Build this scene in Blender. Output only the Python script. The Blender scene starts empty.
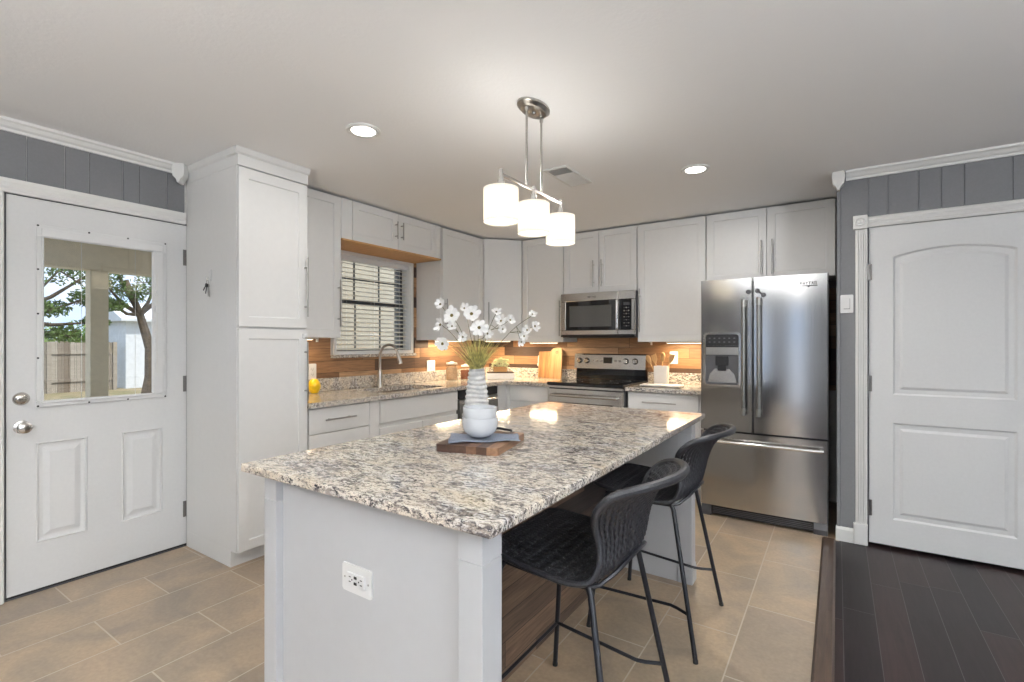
import bpy, bmesh, math, random
from mathutils import Vector, Matrix
R = math.radians
PI = math.pi
SC = bpy.context.scene
COL = SC.collection

# ------------------------------------------------------------------ camera
cam_d = bpy.data.cameras.new('camera')
cam = bpy.data.objects.new('camera', cam_d); COL.objects.link(cam)
cam.location = (3.45, 0.0, 1.29)
cam.rotation_euler = (R(90), 0, R(33.6))
cam_d.sensor_width = 36.0
cam_d.lens = 36.0 * 490.0 / 1024.0
cam_d.shift_y = 2.0 / 1024.0
cam_d.clip_start = 0.02
cam_d.clip_end = 200
SC.camera = cam
# ------------------------------------------------------------------ exposure
SC.view_settings.view_transform = 'Standard'
SC.view_settings.look = 'None'
SC.view_settings.exposure = 0.56
SC.view_settings.gamma = 1.0
SC.view_settings.use_curve_mapping = False
# ------------------------------------------------------------------ world
W = bpy.data.worlds.new('world'); SC.world = W; W.use_nodes = True
nt = W.node_tree; nt.nodes.clear()
wo = nt.nodes.new('ShaderNodeOutputWorld'); bg = nt.nodes.new('ShaderNodeBackground')
tc = nt.nodes.new('ShaderNodeTexCoord'); nz = nt.nodes.new('ShaderNodeTexNoise')
nz.inputs['Scale'].default_value = 5.0; nz.inputs['Detail'].default_value = 5
rp = nt.nodes.new('ShaderNodeValToRGB')
rp.color_ramp.elements[0].position = 0.42; rp.color_ramp.elements[0].color = (0.42, 0.62, 0.95, 1)
rp.color_ramp.elements[1].position = 0.62; rp.color_ramp.elements[1].color = (0.85, 0.90, 1.0, 1)
nt.links.new(tc.outputs['Generated'], nz.inputs['Vector']); nt.links.new(nz.outputs['Fac'], rp.inputs['Fac'])
nt.links.new(rp.outputs['Color'], bg.inputs['Color']); bg.inputs['Strength'].default_value = 1.25
nt.links.new(bg.outputs['Background'], wo.inputs['Surface'])

def light(name, kind, loc, rot, power, color=(1, 1, 1), size=0.1, size_y=None, angle=None, shape=None, spread=None):
    d = bpy.data.lights.new(name, kind); d.energy = power; d.color = color
    if kind == 'AREA':
        d.shape = shape or ('RECTANGLE' if size_y else 'DISK'); d.size = size
        if size_y: d.size_y = size_y
        if spread: d.spread = spread
    elif kind == 'POINT': d.shadow_soft_size = size
    elif kind == 'SUN': d.angle = angle or 0.01
    o = bpy.data.objects.new(name, d); COL.objects.link(o); o.location = loc; o.rotation_euler = rot
    return o
sun = light('sun', 'SUN', (0, 0, 8), (0, 0, 0), 3.4, (1.0, 0.95, 0.86), angle=0.01)
sun.rotation_euler = Vector((0.52, 0.05, 0.85)).to_track_quat('Z', 'Y').to_euler()
# daylight entering by the openings of the living room behind the camera
light('daylight_rear_window', 'AREA', (2.075, -3.98, 1.10), (R(-90), 0, 0), 5, (0.90, 0.93, 1.0), 0.40, 2.0)
light('daylight_rear_window', 'AREA', (3.275, -3.98, 1.10), (R(-90), 0, 0), 5, (0.82, 0.90, 1.0), 0.40, 2.0)
light('daylight_side_window', 'AREA', (7.12, -1.6, 1.45), (0, R(90), 0), 45, (0.86, 0.92, 1.0), 1.5, 2.4)
# recessed ceiling lamps (housings built further down; those out of view are added as fill)
CANS = [(1.39, 1.70), (2.695, 3.25), (3.3, -2.6), (5.2, 0.9), (1.3, -1.6), (5.6, -2.0)]
for i, (x, y) in enumerate(CANS):
    light('ceiling_lamp_and_fill', 'AREA', (x, y, 2.378), (0, 0, 0), (3.8, 11, 10, 10, 8, 10)[i], (1.0, 0.97, 0.94), 0.12)

# unseen uplights added behind the camera to brighten the ceiling (stands built further down)
FILL_UPLIGHTS = [(5.4, 0.4), (2.7, -1.35)]
for x, y in FILL_UPLIGHTS: light('fill_uplight', 'AREA', (x, y, 1.80), (R(180), 0, 0), (120, 125)[FILL_UPLIGHTS.index((x, y))], (0.95, 0.98, 1.0), 0.26)

# ------------------------------------------------------------------ materials
def newmat(name):
    m = bpy.data.materials.new(name); m.use_nodes = True
    nt = m.node_tree; b = nt.nodes.get('Principled BSDF')
    return m, nt, b
def N(nt, t, **kw):
    n = nt.nodes.new(t)
    for k, v in kw.items():
        if k.startswith('i_'): n.inputs[k[2:].replace('_', ' ')].default_value = v
        else: setattr(n, k, v)
    return n
def L(nt, a, ao, b, bi): nt.links.new(a.outputs[ao], b.inputs[bi])
def math_n(nt, op, a, b=None, c=None):
    n = nt.nodes.new('ShaderNodeMath'); n.operation = op
    for i, v in enumerate((a, b, c)):
        if v is None: continue
        if isinstance(v, (int, float)): n.inputs[i].default_value = v
        else: nt.links.new(v, n.inputs[i])
    return n.outputs[0]
def ramp(nt, fac, stops, interp='LINEAR'):
    r = nt.nodes.new('ShaderNodeValToRGB'); cr = r.color_ramp; cr.interpolation = interp
    while len(cr.elements) < len(stops): cr.elements.new(0.5)
    for e, (p, c) in zip(cr.elements, stops): e.position = p; e.color = (*c, 1)
    nt.links.new(fac, r.inputs['Fac']); return r.outputs['Color']
def bump(nt, b, h, strength=0.2, dist=0.002):
    bn = nt.nodes.new('ShaderNodeBump'); bn.inputs['Strength'].default_value = strength; bn.inputs['Distance'].default_value = dist
    nt.links.new(h, bn.inputs['Height']); nt.links.new(bn.outputs['Normal'], b.inputs['Normal'])
def mixc(nt, fac, a, b, mode='MIX'):
    m = nt.nodes.new('ShaderNodeMix'); m.data_type = 'RGBA'; m.blend_type = mode
    for sock, v in ((m.inputs[0], fac), (m.inputs[6], a), (m.inputs[7], b)):
        if isinstance(v, (int, float)): sock.default_value = v
        elif isinstance(v, tuple): sock.default_value = (*v, 1)
        else: nt.links.new(v, sock)
    return m.outputs[2]
def world_pos(nt): return nt.nodes.new('ShaderNodeNewGeometry').outputs['Position']
def obj_pos(nt): return nt.nodes.new('ShaderNodeTexCoord').outputs['Object']
def mapping(nt, vec, scale=(1, 1, 1), rot=(0, 0, 0), loc=(0, 0, 0)):
    m = nt.nodes.new('ShaderNodeMapping'); m.inputs['Scale'].default_value = scale; m.inputs['Rotation'].default_value = rot; m.inputs['Location'].default_value = loc
    nt.links.new(vec, m.inputs['Vector']); return m.outputs['Vector']
def noise(nt, vec, scale=5, detail=3, rough=0.5, out='Fac', dist=0.0):
    n = nt.nodes.new('ShaderNodeTexNoise'); n.inputs['Scale'].default_value = scale; n.inputs['Detail'].default_value = detail
    n.inputs['Roughness'].default_value = rough; n.inputs['Distortion'].default_value = dist
    nt.links.new(vec, n.inputs['Vector']); return n.outputs[out]

def plain(name, col, rough=0.5, metal=0.0, nscale=40, namp=0.04, bs=0.0, spec=0.5, coat=0.0):
    m, nt, b = newmat(name)
    p = obj_pos(nt); f = noise(nt, p, nscale, 3)
    lo = tuple(c * (1 - namp) for c in col); hi = tuple(min(1, c * (1 + namp)) for c in col)
    nt.links.new(ramp(nt, f, [(0.3, lo), (0.7, hi)]), b.inputs['Base Color'])
    b.inputs['Roughness'].default_value = rough; b.inputs['Metallic'].default_value = metal
    b.inputs['Specular IOR Level'].default_value = spec; b.inputs['Coat Weight'].default_value = coat
    if bs: bump(nt, b, f, bs, 0.001)
    return m
M = {}
M['cabinet'] = plain('painted_white_cabinet', (0.75, 0.745, 0.725), 0.38, nscale=30, namp=0.01)
M['cabinet_gap'] = plain('cabinet_carcass', (0.62, 0.61, 0.59), 0.5, nscale=30, namp=0.02)
M['trim'] = plain('white_trim_paint', (0.74, 0.735, 0.71), 0.35, nscale=25, namp=0.01)
M['door'] = plain('white_door_paint', (0.70, 0.70, 0.69), 0.42, nscale=60, namp=0.015, bs=0.05)
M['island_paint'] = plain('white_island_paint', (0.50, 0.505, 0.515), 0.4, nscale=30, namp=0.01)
M['grey'] = plain('grey_panel_paint', (0.185, 0.187, 0.195), 0.5, nscale=90, namp=0.04, bs=0.05)
M['alcove'] = plain('alcove_paint', (0.24, 0.245, 0.26), 0.6)
M['white_wall'] = plain('white_wall_paint', (0.62, 0.61, 0.58), 0.7)
M['nickel'] = plain('brushed_nickel', (0.42, 0.405, 0.38), 0.28, 1.0, 200, 0.05)
M['chrome'] = plain('polished_chrome', (0.75, 0.74, 0.72), 0.12, 1.0, 100, 0.02)
M['satin'] = plain('satin_steel_knob', (0.55, 0.52, 0.48), 0.22, 1.0, 100, 0.04)
M['hinge_steel'] = plain('dull_hinge_steel', (0.22, 0.21, 0.20), 0.35, 1.0, 100, 0.05)
M['black'] = plain('black_plastic', (0.012, 0.012, 0.013), 0.3, nscale=80, namp=0.1)
M['black_metal'] = plain('black_powder_coat', (0.016, 0.017, 0.022), 0.38, 0.3, 150, 0.1)
M['black_glass'] = plain('black_ceramic_glass', (0.006, 0.006, 0.007), 0.05, nscale=20, namp=0.1, coat=0.3)
M['oven_glass'] = plain('smoked_window_glass', (0.02, 0.02, 0.02), 0.06, nscale=20, namp=0.1)
M['mw_window'] = plain('microwave_window_mesh', (0.10, 0.098, 0.092), 0.12, nscale=300, namp=0.15)
M['dark_grey'] = plain('dark_grey_plastic', (0.07, 0.07, 0.075), 0.4, nscale=60)
M['side_grey'] = plain('fridge_side_enamel', (0.10, 0.10, 0.105), 0.45, nscale=60)
M['white_plastic'] = plain('white_plastic', (0.74, 0.74, 0.73), 0.3, nscale=30, namp=0.01)
M['ceramic'] = plain('white_ceramic', (0.64, 0.66, 0.68), 0.18, nscale=40, namp=0.02, coat=0.3)
M['crock'] = plain('glazed_white_crock', (0.80, 0.79, 0.77), 0.25, nscale=40, namp=0.02, bs=0.1)
M['cloth'] = plain('blue_grey_linen', (0.20, 0.225, 0.28), 0.9, nscale=250, namp=0.25, bs=0.3)
M['paper'] = plain('white_paper', (0.80, 0.78, 0.76), 0.6, nscale=20, namp=0.03)
M['yellow'] = plain('yellow_glaze', (0.85, 0.55, 0.01), 0.3, nscale=30, namp=0.15, bs=0.2)
M['petal'] = plain('white_petal', (0.88, 0.87, 0.84), 0.6, nscale=60, namp=0.04)
M['pollen'] = plain('brown_flower_centre', (0.16, 0.12, 0.03), 0.8, nscale=300, namp=0.4, bs=0.4)
M['stem'] = plain('green_brown_stem', (0.13, 0.14, 0.06), 0.7, nscale=60, namp=0.2)
M['rubber'] = plain('dark_rubber', (0.02, 0.02, 0.02), 0.7)
M['concrete'] = plain('pale_concrete', (0.50, 0.46, 0.39), 0.9, nscale=8, namp=0.12, bs=0.2)
M['porch'] = plain('beige_porch_paint', (0.76, 0.66, 0.48), 0.7, nscale=20)
M['bark'] = plain('tree_bark', (0.10, 0.075, 0.05), 0.95, nscale=12, namp=0.4, bs=0.5)
M['shelf_wood'] = None

def metal_brushed(name, col, rough):
    m, nt, b = newmat(name)
    f = noise(nt, mapping(nt, obj_pos(nt), (220, 220, 1.2)), 1.0, 3)
    nt.links.new(ramp(nt, f, [(0.3, tuple(c * 0.985 for c in col)), (0.7, tuple(c * 1.015 for c in col))]), b.inputs['Base Color'])
    b.inputs['Metallic'].default_value = 1.0
    nt.links.new(math_n(nt, 'MULTIPLY_ADD', f, 0.05, rough - 0.025), b.inputs['Roughness'])
    return m
M['steel'] = metal_brushed('brushed_stainless_steel', (0.50, 0.495, 0.485), 0.15)
M['steel_dark'] = metal_brushed('dark_stainless_steel', (0.30, 0.295, 0.28), 0.3)
M['steel_h'] = metal_brushed('stainless_trim', (0.68, 0.66, 0.63), 0.22)

def granite(name):
    m, nt, b = newmat(name)
    p = world_pos(nt)
    rot = (0, 0, R(-12))
    v = mapping(nt, p, (0.75, 1.5, 1.3), rot)
    big = noise(nt, v, 6.5, 4, 0.6, dist=0.8)
    mid = noise(nt, mapping(nt, p, (0.8, 1.7, 1.5), rot, (5, 1, 2)), 38, 6, 0.72, dist=0.5)
    med = noise(nt, mapping(nt, p, (0.7, 1.8, 1.5), rot, (1, 4, 2)), 66, 5, 0.75, dist=0.4)
    fine = noise(nt, mapping(nt, p, (0.8, 1.9, 1.4), rot, (3, 7, 1)), 92, 5, 0.75, dist=0.4)
    tiny = noise(nt, mapping(nt, p, (1, 1.3, 1), rot, (9, 2, 4)), 230, 2, 0.6)
    base = ramp(nt, big, [(0.28, (0.66, 0.56, 0.43)), (0.48, (0.78, 0.715, 0.615)), (0.62, (0.74, 0.71, 0.67)), (0.78, (0.52, 0.52, 0.55))])
    bias = math_n(nt, 'MULTIPLY', math_n(nt, 'SUBTRACT', big, 0.5), 0.22)
    c1 = mixc(nt, ramp(nt, math_n(nt, 'ADD', mid, bias), [(0.50, (0, 0, 0)), (0.57, (1, 1, 1))]), base, (0.36, 0.315, 0.275))
    c2 = mixc(nt, ramp(nt, math_n(nt, 'ADD', med, bias), [(0.54, (0, 0, 0)), (0.575, (1, 1, 1))]), c1, (0.10, 0.088, 0.088))
    c3 = mixc(nt, ramp(nt, fine, [(0.56, (0, 0, 0)), (0.59, (1, 1, 1))]), c2, (0.028, 0.028, 0.034))
    c4 = mixc(nt, ramp(nt, tiny, [(0.60, (0, 0, 0)), (0.70, (1, 1, 1))]), c3, (0.16, 0.12, 0.10))
    nt.links.new(c4, b.inputs['Base Color'])
    b.inputs['Roughness'].default_value = 0.10
    b.inputs['Specular IOR Level'].default_value = 0.55
    return m
M['granite'] = granite('speckled_cream_granite')

def planks(name, rowh, length, stops, axis_u, rough=0.5, grain=1.0, gap=(0.02, 0.012, 0.008), bs=0.4, seed=0.0, gapw=0.03, v_axis='Z', spec=0.5):
    """boards with random tone per board: u along the board, v across the boards, in world axes"""
    m, nt, b = newmat(name)
    sep = nt.nodes.new('ShaderNodeSeparateXYZ'); nt.links.new(world_pos(nt), sep.inputs[0])
    if axis_u == 'XY': u = math_n(nt, 'ADD', sep.outputs['X'], sep.outputs['Y'])
    else: u = sep.outputs[axis_u]
    v = math_n(nt, 'ADD', sep.outputs[v_axis], seed * 0.37)
    row = math_n(nt, 'FLOOR', math_n(nt, 'DIVIDE', v, rowh))
    wn = nt.nodes.new('ShaderNodeTexWhiteNoise'); wn.noise_dimensions = '1D'
    nt.links.new(math_n(nt, 'ADD', row, 17.3 + seed), wn.inputs['W'])
    uu = math_n(nt, 'ADD', math_n(nt, 'DIVIDE', u, length), math_n(nt, 'MULTIPLY', wn.outputs['Value'], 5.0))
    colm = math_n(nt, 'FLOOR', uu)
    cmb = nt.nodes.new('ShaderNodeCombineXYZ'); nt.links.new(row, cmb.inputs[0]); nt.links.new(colm, cmb.inputs[1]); cmb.inputs[2].default_value = seed
    wn2 = nt.nodes.new('ShaderNodeTexWhiteNoise'); wn2.noise_dimensions = '3D'; nt.links.new(cmb.outputs[0], wn2.inputs['Vector'])
    col = ramp(nt, wn2.outputs['Value'], stops)
    sc = {'X': (3, 40, 60), 'Y': (40, 3, 60), 'XY': (4, 4, 60)}[axis_u]
    gv = nt.nodes.new('ShaderNodeVectorMath'); gv.operation = 'ADD'
    nt.links.new(mapping(nt, world_pos(nt), sc), gv.inputs[0]); nt.links.new(wn2.outputs['Color'], gv.inputs[1])
    g = noise(nt, gv.outputs[0], 1.0, 5, 0.65, dist=1.2)
    g2 = ramp(nt, g, [(0.30, (1 - 0.5 * grain,) * 3), (0.7, (1 + 0.25 * grain,) * 3)])
    c = mixc(nt, 1.0, col, g2, 'MULTIPLY')
    fr = math_n(nt, 'FRACT', math_n(nt, 'DIVIDE', v, rowh)); fu = math_n(nt, 'FRACT', uu)
    e1 = math_n(nt, 'LESS_THAN', fr, gapw); e2 = math_n(nt, 'LESS_THAN', fu, gapw * rowh / length)
    e = math_n(nt, 'MAXIMUM', e1, e2)
    nt.links.new(mixc(nt, e, c, gap), b.inputs['Base Color'])
    b.inputs['Roughness'].default_value = rough
    bump(nt, b, math_n(nt, 'SUBTRACT', math_n(nt, 'MULTIPLY', g, 0.3), e), bs, 0.002)
    b.inputs['Specular IOR Level'].default_value = spec
    return m
M['backsplash'] = planks('reclaimed_wood_backsplash', 0.098, 0.70,
    [(0.0, (0.045, 0.026, 0.019)), (0.28, (0.11, 0.060, 0.038)), (0.42, (0.28, 0.145, 0.070)), (0.75, (0.38, 0.205, 0.098)), (1.0, (0.50, 0.31, 0.17))], 'XY', 0.5, 0.8, seed=3)
M['island_wood'] = planks('weathered_plank_cladding', 0.10, 0.9,
    [(0.0, (0.022, 0.016, 0.014)), (0.3, (0.055, 0.038, 0.030)), (0.6, (0.14, 0.090, 0.060)), (1.0, (0.24, 0.15, 0.095))], 'Y', 0.6, 1.1, seed=5)
M['dark_floor'] = planks('dark_hand_scraped_floor', 0.128, 1.25,
    [(0.0, (0.013, 0.009, 0.010)), (0.5, (0.018, 0.012, 0.012)), (1.0, (0.032, 0.018, 0.017))], 'Y', 0.33, 0.8, spec=0.26, gap=(0.085, 0.08, 0.08), bs=0.3, seed=1, gapw=0.020, v_axis='X')

def tile_mat():
    m, nt, b = newmat('beige_stone_tile')
    p = world_pos(nt)
    v = mapping(nt, p, (1, 1, 1), (0, 0, R(90)), (0, 0, 0))
    # rotate so that the texture x axis runs along world y
    sep = nt.nodes.new('ShaderNodeSeparateXYZ'); nt.links.new(p, sep.inputs[0])
    cmb = nt.nodes.new('ShaderNodeCombineXYZ')
    nt.links.new(math_n(nt, 'ADD', sep.outputs['Y'], -0.82 + 0.61 * 10), cmb.inputs[0])
    nt.links.new(math_n(nt, 'ADD', sep.outputs['X'], -0.27 + 0.3125 * 20), cmb.inputs[1])
    bt = nt.nodes.new('ShaderNodeTexBrick'); nt.links.new(cmb.outputs[0], bt.inputs['Vector'])
    bt.offset = 0.5; bt.offset_frequency = 2; bt.squash = 1.0
    bt.inputs['Scale'].default_value = 1.0; bt.inputs['Mortar Size'].default_value = 0.0035; bt.inputs['Mortar Smooth'].default_value = 0.3
    bt.inputs['Brick Width'].default_value = 0.61; bt.inputs['Row Height'].default_value = 0.3125
    bt.inputs['Color1'].default_value = (0.0, 0.0, 0.0, 1); bt.inputs['Color2'].default_value = (1, 1, 1, 1); bt.inputs['Bias'].default_value = 0
    bt.inputs['Mortar'].default_value = (0.5, 0.5, 0.5, 1)
    tone = ramp(nt, bt.outputs['Color'], [(0.0, (0.32, 0.255, 0.195)), (0.5, (0.385, 0.305, 0.23)), (1.0, (0.44, 0.34, 0.235))])
    n1 = noise(nt, p, 3.2, 5, 0.6, dist=0.7)
    c = mixc(nt, 1.0, tone, ramp(nt, n1, [(0.3, (0.70, 0.73, 0.76)), (0.7, (1.18, 1.12, 1.03))]), 'MULTIPLY')
    n2 = noise(nt, p, 60, 3)
    c = mixc(nt, 0.35, c, mixc(nt, 1.0, c, ramp(nt, n2, [(0.3, (0.75, 0.75, 0.75)), (0.7, (1.2, 1.2, 1.2))]), 'MULTIPLY'))
    nt.links.new(mixc(nt, bt.outputs['Fac'], c, (0.50, 0.43, 0.34)), b.inputs['Base Color'])
    nt.links.new(math_n(nt, 'MULTIPLY_ADD', n1, 0.2, 0.25), b.inputs['Roughness'])
    bump(nt, b, math_n(nt, 'SUBTRACT', math_n(nt, 'MULTIPLY', n1, 0.4), bt.outputs['Fac']), 0.25, 0.002)
    return m
M['tile'] = tile_mat()

def ceiling_mat():
    m, nt, b = newmat('white_ceiling_paint')
    p = world_pos(nt); f = noise(nt, p, 55, 4, 0.6)
    b.inputs['Base Color'].default_value = (0.90, 0.90, 0.90, 1); b.inputs['Roughness'].default_value = 0.85
    bump(nt, b, f, 0.35, 0.003)
    return m
M['ceiling'] = ceiling_mat()

def wood(name, c0, c1, axis='Z', rough=0.5, scale=1.0):
    m, nt, b = newmat(name)
    s = {'Z': (60, 60, 4), 'X': (4, 60, 60), 'Y': (60, 4, 60)}[axis]
    f = noise(nt, mapping(nt, obj_pos(nt), tuple(k * scale for k in s)), 1.0, 5, 0.6, dist=1.0)
    nt.links.new(ramp(nt, f, [(0.3, c0), (0.7, c1)]), b.inputs['Base Color']); b.inputs['Roughness'].default_value = rough
    bump(nt, b, f, 0.15, 0.001)
    return m
M['shelf_wood'] = wood('light_plywood_underside', (0.52, 0.27, 0.09), (0.66, 0.38, 0.16), 'X')
M['board_light'] = wood('maple_cutting_board', (0.30, 0.16, 0.065), (0.50, 0.31, 0.14), 'Z')
M['board_mid'] = wood('acacia_cutting_board', (0.22, 0.09, 0.03), (0.50, 0.27, 0.10), 'Z')
M['utensil'] = wood('wooden_utensil', (0.50, 0.30, 0.13), (0.62, 0.40, 0.19), 'Z', 0.6)
M['planter'] = wood('wooden_planter', (0.40, 0.20, 0.06), (0.60, 0.34, 0.12), 'X')
M['threshold'] = wood('dark_threshold_wood', (0.035, 0.02, 0.014), (0.09, 0.055, 0.035), 'Y', 0.35)
M['dark_wood_top'] = wood('dark_wood_top', (0.05, 0.03, 0.02), (0.10, 0.06, 0.04), 'X')

def striped_board():
    m, nt, b = newmat('walnut_butcher_block')
    p = obj_pos(nt); sep = nt.nodes.new('ShaderNodeSeparateXYZ'); nt.links.new(p, sep.inputs[0])
    k = math_n(nt, 'FLOOR', math_n(nt, 'MULTIPLY', sep.outputs['X'], 26.0))
    w = nt.nodes.new('ShaderNodeTexWhiteNoise'); w.noise_dimensions = '1D'; nt.links.new(k, w.inputs['W'])
    c = ramp(nt, w.outputs['Value'], [(0, (0.055, 0.028, 0.018)), (0.5, (0.14, 0.07, 0.04)), (1, (0.36, 0.20, 0.11))])
    f = noise(nt, mapping(nt, p, (60, 5, 60)), 1, 4, 0.6, dist=1)
    nt.links.new(mixc(nt, 1, c, ramp(nt, f, [(0.3, (0.7, 0.7, 0.7)), (0.7, (1.2, 1.2, 1.2))]), 'MULTIPLY'), b.inputs['Base Color'])
    b.inputs['Roughness'].default_value = 0.45
    return m
M['walnut'] = striped_board()

def vase_mat():
    m, nt, b = newmat('whitewashed_ribbed_ceramic')
    f = noise(nt, obj_pos(nt), 26, 4, 0.6)
    nt.links.new(ramp(nt, f, [(0.3, (0.40, 0.41, 0.42)), (0.6, (0.66, 0.65, 0.62))]), b.inputs['Base Color']); b.inputs['Roughness'].default_value = 0.55
    bump(nt, b, noise(nt, obj_pos(nt), 120, 3), 0.3, 0.001)
    return m
M['vase'] = vase_mat()

def wicker_mat():
    m, nt, b = newmat('black_woven_cord')
    f = noise(nt, obj_pos(nt), 260, 2)
    nt.links.new(ramp(nt, f, [(0.3, (0.011, 0.011, 0.013)), (0.75, (0.040, 0.041, 0.048))]), b.inputs['Base Color'])
    b.inputs['Roughness'].default_value = 0.42
    return m
M['wicker'] = wicker_mat()

def glass_mat(name, tint=(1, 1, 1), ior=1.45, refl=1.0):
    m, nt, b = newmat(name); nt.nodes.remove(b)
    out = nt.nodes['Material Output']; tr = N(nt, 'ShaderNodeBsdfTransparent'); gl = N(nt, 'ShaderNodeBsdfGlossy')
    tr.inputs[0].default_value = (*tint, 1); gl.inputs['Roughness'].default_value = 0.01
    ge = N(nt, 'ShaderNodeNewGeometry'); dt = N(nt, 'ShaderNodeVectorMath', operation='DOT_PRODUCT')
    nt.links.new(ge.outputs['Normal'], dt.inputs[0]); nt.links.new(ge.outputs['Incoming'], dt.inputs[1])
    k = math_n(nt, 'POWER', math_n(nt, 'SUBTRACT', 1.0, math_n(nt, 'ABSOLUTE', dt.outputs['Value'])), 5.0)
    f0 = ((ior - 1) / (ior + 1)) ** 2
    fres = math_n(nt, 'MULTIPLY_ADD', k, 1.0 - f0, f0)
    mx = N(nt, 'ShaderNodeMixShader')
    nt.links.new(math_n(nt, 'MULTIPLY', fres, refl), mx.inputs[0]); nt.links.new(tr.outputs[0], mx.inputs[1]); nt.links.new(gl.outputs[0], mx.inputs[2])
    nt.links.new(mx.outputs[0], out.inputs[0])
    return m
M['glass'] = glass_mat('window_glass', (0.97, 0.97, 0.96), 1.62)
M['jar_glass'] = glass_mat('clear_jar_glass', (0.98, 0.98, 0.97), 1.12)

def emit(name, col, s):
    m, nt, b = newmat(name)
    b.inputs['Base Color'].default_value = (*col, 1); b.inputs['Emission Color'].default_value = (*col, 1); b.inputs['Emission Strength'].default_value = s
    return m
M['lens'] = emit('lit_lamp_lens', (1.0, 0.96, 0.90), 6.0)
M['led'] = emit('lit_led_strip', (1.0, 0.80, 0.55), 5.0)

def shade_mat():
    m, nt, b = newmat('lit_linen_shade'); nt.nodes.remove(b)
    out = nt.nodes['Material Output']
    f = noise(nt, mapping(nt, obj_pos(nt), (200, 200, 60)), 1, 2)
    d = N(nt, 'ShaderNodeBsdfDiffuse'); t = N(nt, 'ShaderNodeBsdfTranslucent')
    c = ramp(nt, f, [(0.3, (0.74, 0.71, 0.64)), (0.7, (0.82, 0.79, 0.72))])
    nt.links.new(c, d.inputs[0]); nt.links.new(c, t.inputs[0])
    mx = N(nt, 'ShaderNodeMixShader'); mx.inputs[0].default_value = 0.5
    nt.links.new(d.outputs[0], mx.inputs[1]); nt.links.new(t.outputs[0], mx.inputs[2])
    em = N(nt, 'ShaderNodeEmission'); em.inputs[0].default_value = (1.0, 0.93, 0.80, 1); em.inputs[1].default_value = 0.28
    ad = N(nt, 'ShaderNodeAddShader'); nt.links.new(mx.outputs[0], ad.inputs[0]); nt.links.new(em.outputs[0], ad.inputs[1])
    nt.links.new(ad.outputs[0], out.inputs[0])
    return m
M['shade'] = shade_mat()
M['diffuser'] = emit('lit_frosted_diffuser', (1.0, 0.95, 0.86), 1.6)

def siding_mat(name, col, pitch):
    m, nt, b = newmat(name)
    sep = nt.nodes.new('ShaderNodeSeparateXYZ'); nt.links.new(world_pos(nt), sep.inputs[0])
    fr = math_n(nt, 'FRACT', math_n(nt, 'DIVIDE', sep.outputs['Z'], pitch))
    f = noise(nt, world_pos(nt), 8, 3)
    c = ramp(nt, f, [(0.3, tuple(k * 0.93 for k in col)), (0.7, tuple(k * 1.05 for k in col))])
    nt.links.new(c, b.inputs['Base Color']); b.inputs['Roughness'].default_value = 0.8
    bump(nt, b, fr, 1.0, 0.02)
    return m
M['siding'] = siding_mat('beige_lap_siding', (0.50, 0.44, 0.33), 0.16)
M['shed'] = siding_mat('white_lap_siding', (0.70, 0.73, 0.76), 0.22)
def ground_mat():
    m, nt, b = newmat('dry_lawn')
    f = noise(nt, world_pos(nt), 1.2, 6, 0.7)
    nt.links.new(ramp(nt, f, [(0.3, (0.13, 0.14, 0.05)), (0.5, (0.24, 0.20, 0.11)), (0.7, (0.36, 0.29, 0.19))]), b.inputs['Base Color']); b.inputs['Roughness'].default_value = 0.95
    return m
M['ground'] = ground_mat()
M['fence'] = planks('weathered_fence_boards', 0.14, 5.0, [(0, (0.20, 0.16, 0.12)), (0.5, (0.32, 0.28, 0.23)), (1, (0.42, 0.38, 0.32))], 'Y', 0.9, 0.6, seed=2, v_axis='Y')
def leaf_mat(name, a, b_):
    m, nt, b = newmat(name)
    f = noise(nt, world_pos(nt), 3.0, 4)
    nt.links.new(ramp(nt, f, [(0.3, a), (0.7, b_)]), b.inputs['Base Color']); b.inputs['Roughness'].default_value = 0.7
    return m
M['leaf'] = leaf_mat('tree_leaves', (0.045, 0.085, 0.02), (0.14, 0.22, 0.05))
M['leaf_dark'] = leaf_mat('dark_hedge_leaves', (0.010, 0.016, 0.008), (0.03, 0.045, 0.02))
M['leaf_light'] = leaf_mat('bright_bush_leaves', (0.16, 0.26, 0.06), (0.32, 0.44, 0.13))
M['grass_spray'] = plain('yellow_green_grass_blades', (0.55, 0.50, 0.18), 0.7, nscale=45, namp=0.6)
M['succulent'] = leaf_mat('pale_green_succulent', (0.55, 0.64, 0.36), (0.85, 0.87, 0.66))
M['blind'] = plain('ivory_blind_slat', (0.80, 0.77, 0.68), 0.5, nscale=20, namp=0.02)
M['flour'] = plain('dry_goods', (0.55, 0.38, 0.25), 0.9, nscale=90, namp=0.3)
M['reddish'] = plain('brown_dry_goods', (0.30, 0.12, 0.07), 0.9, nscale=90, namp=0.4)
M['mortar_dark'] = plain('dark_sash_paint', (0.05, 0.055, 0.065), 0.5)
M['muntin'] = plain('bronze_window_sash', (0.06, 0.065, 0.075), 0.5)

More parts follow.
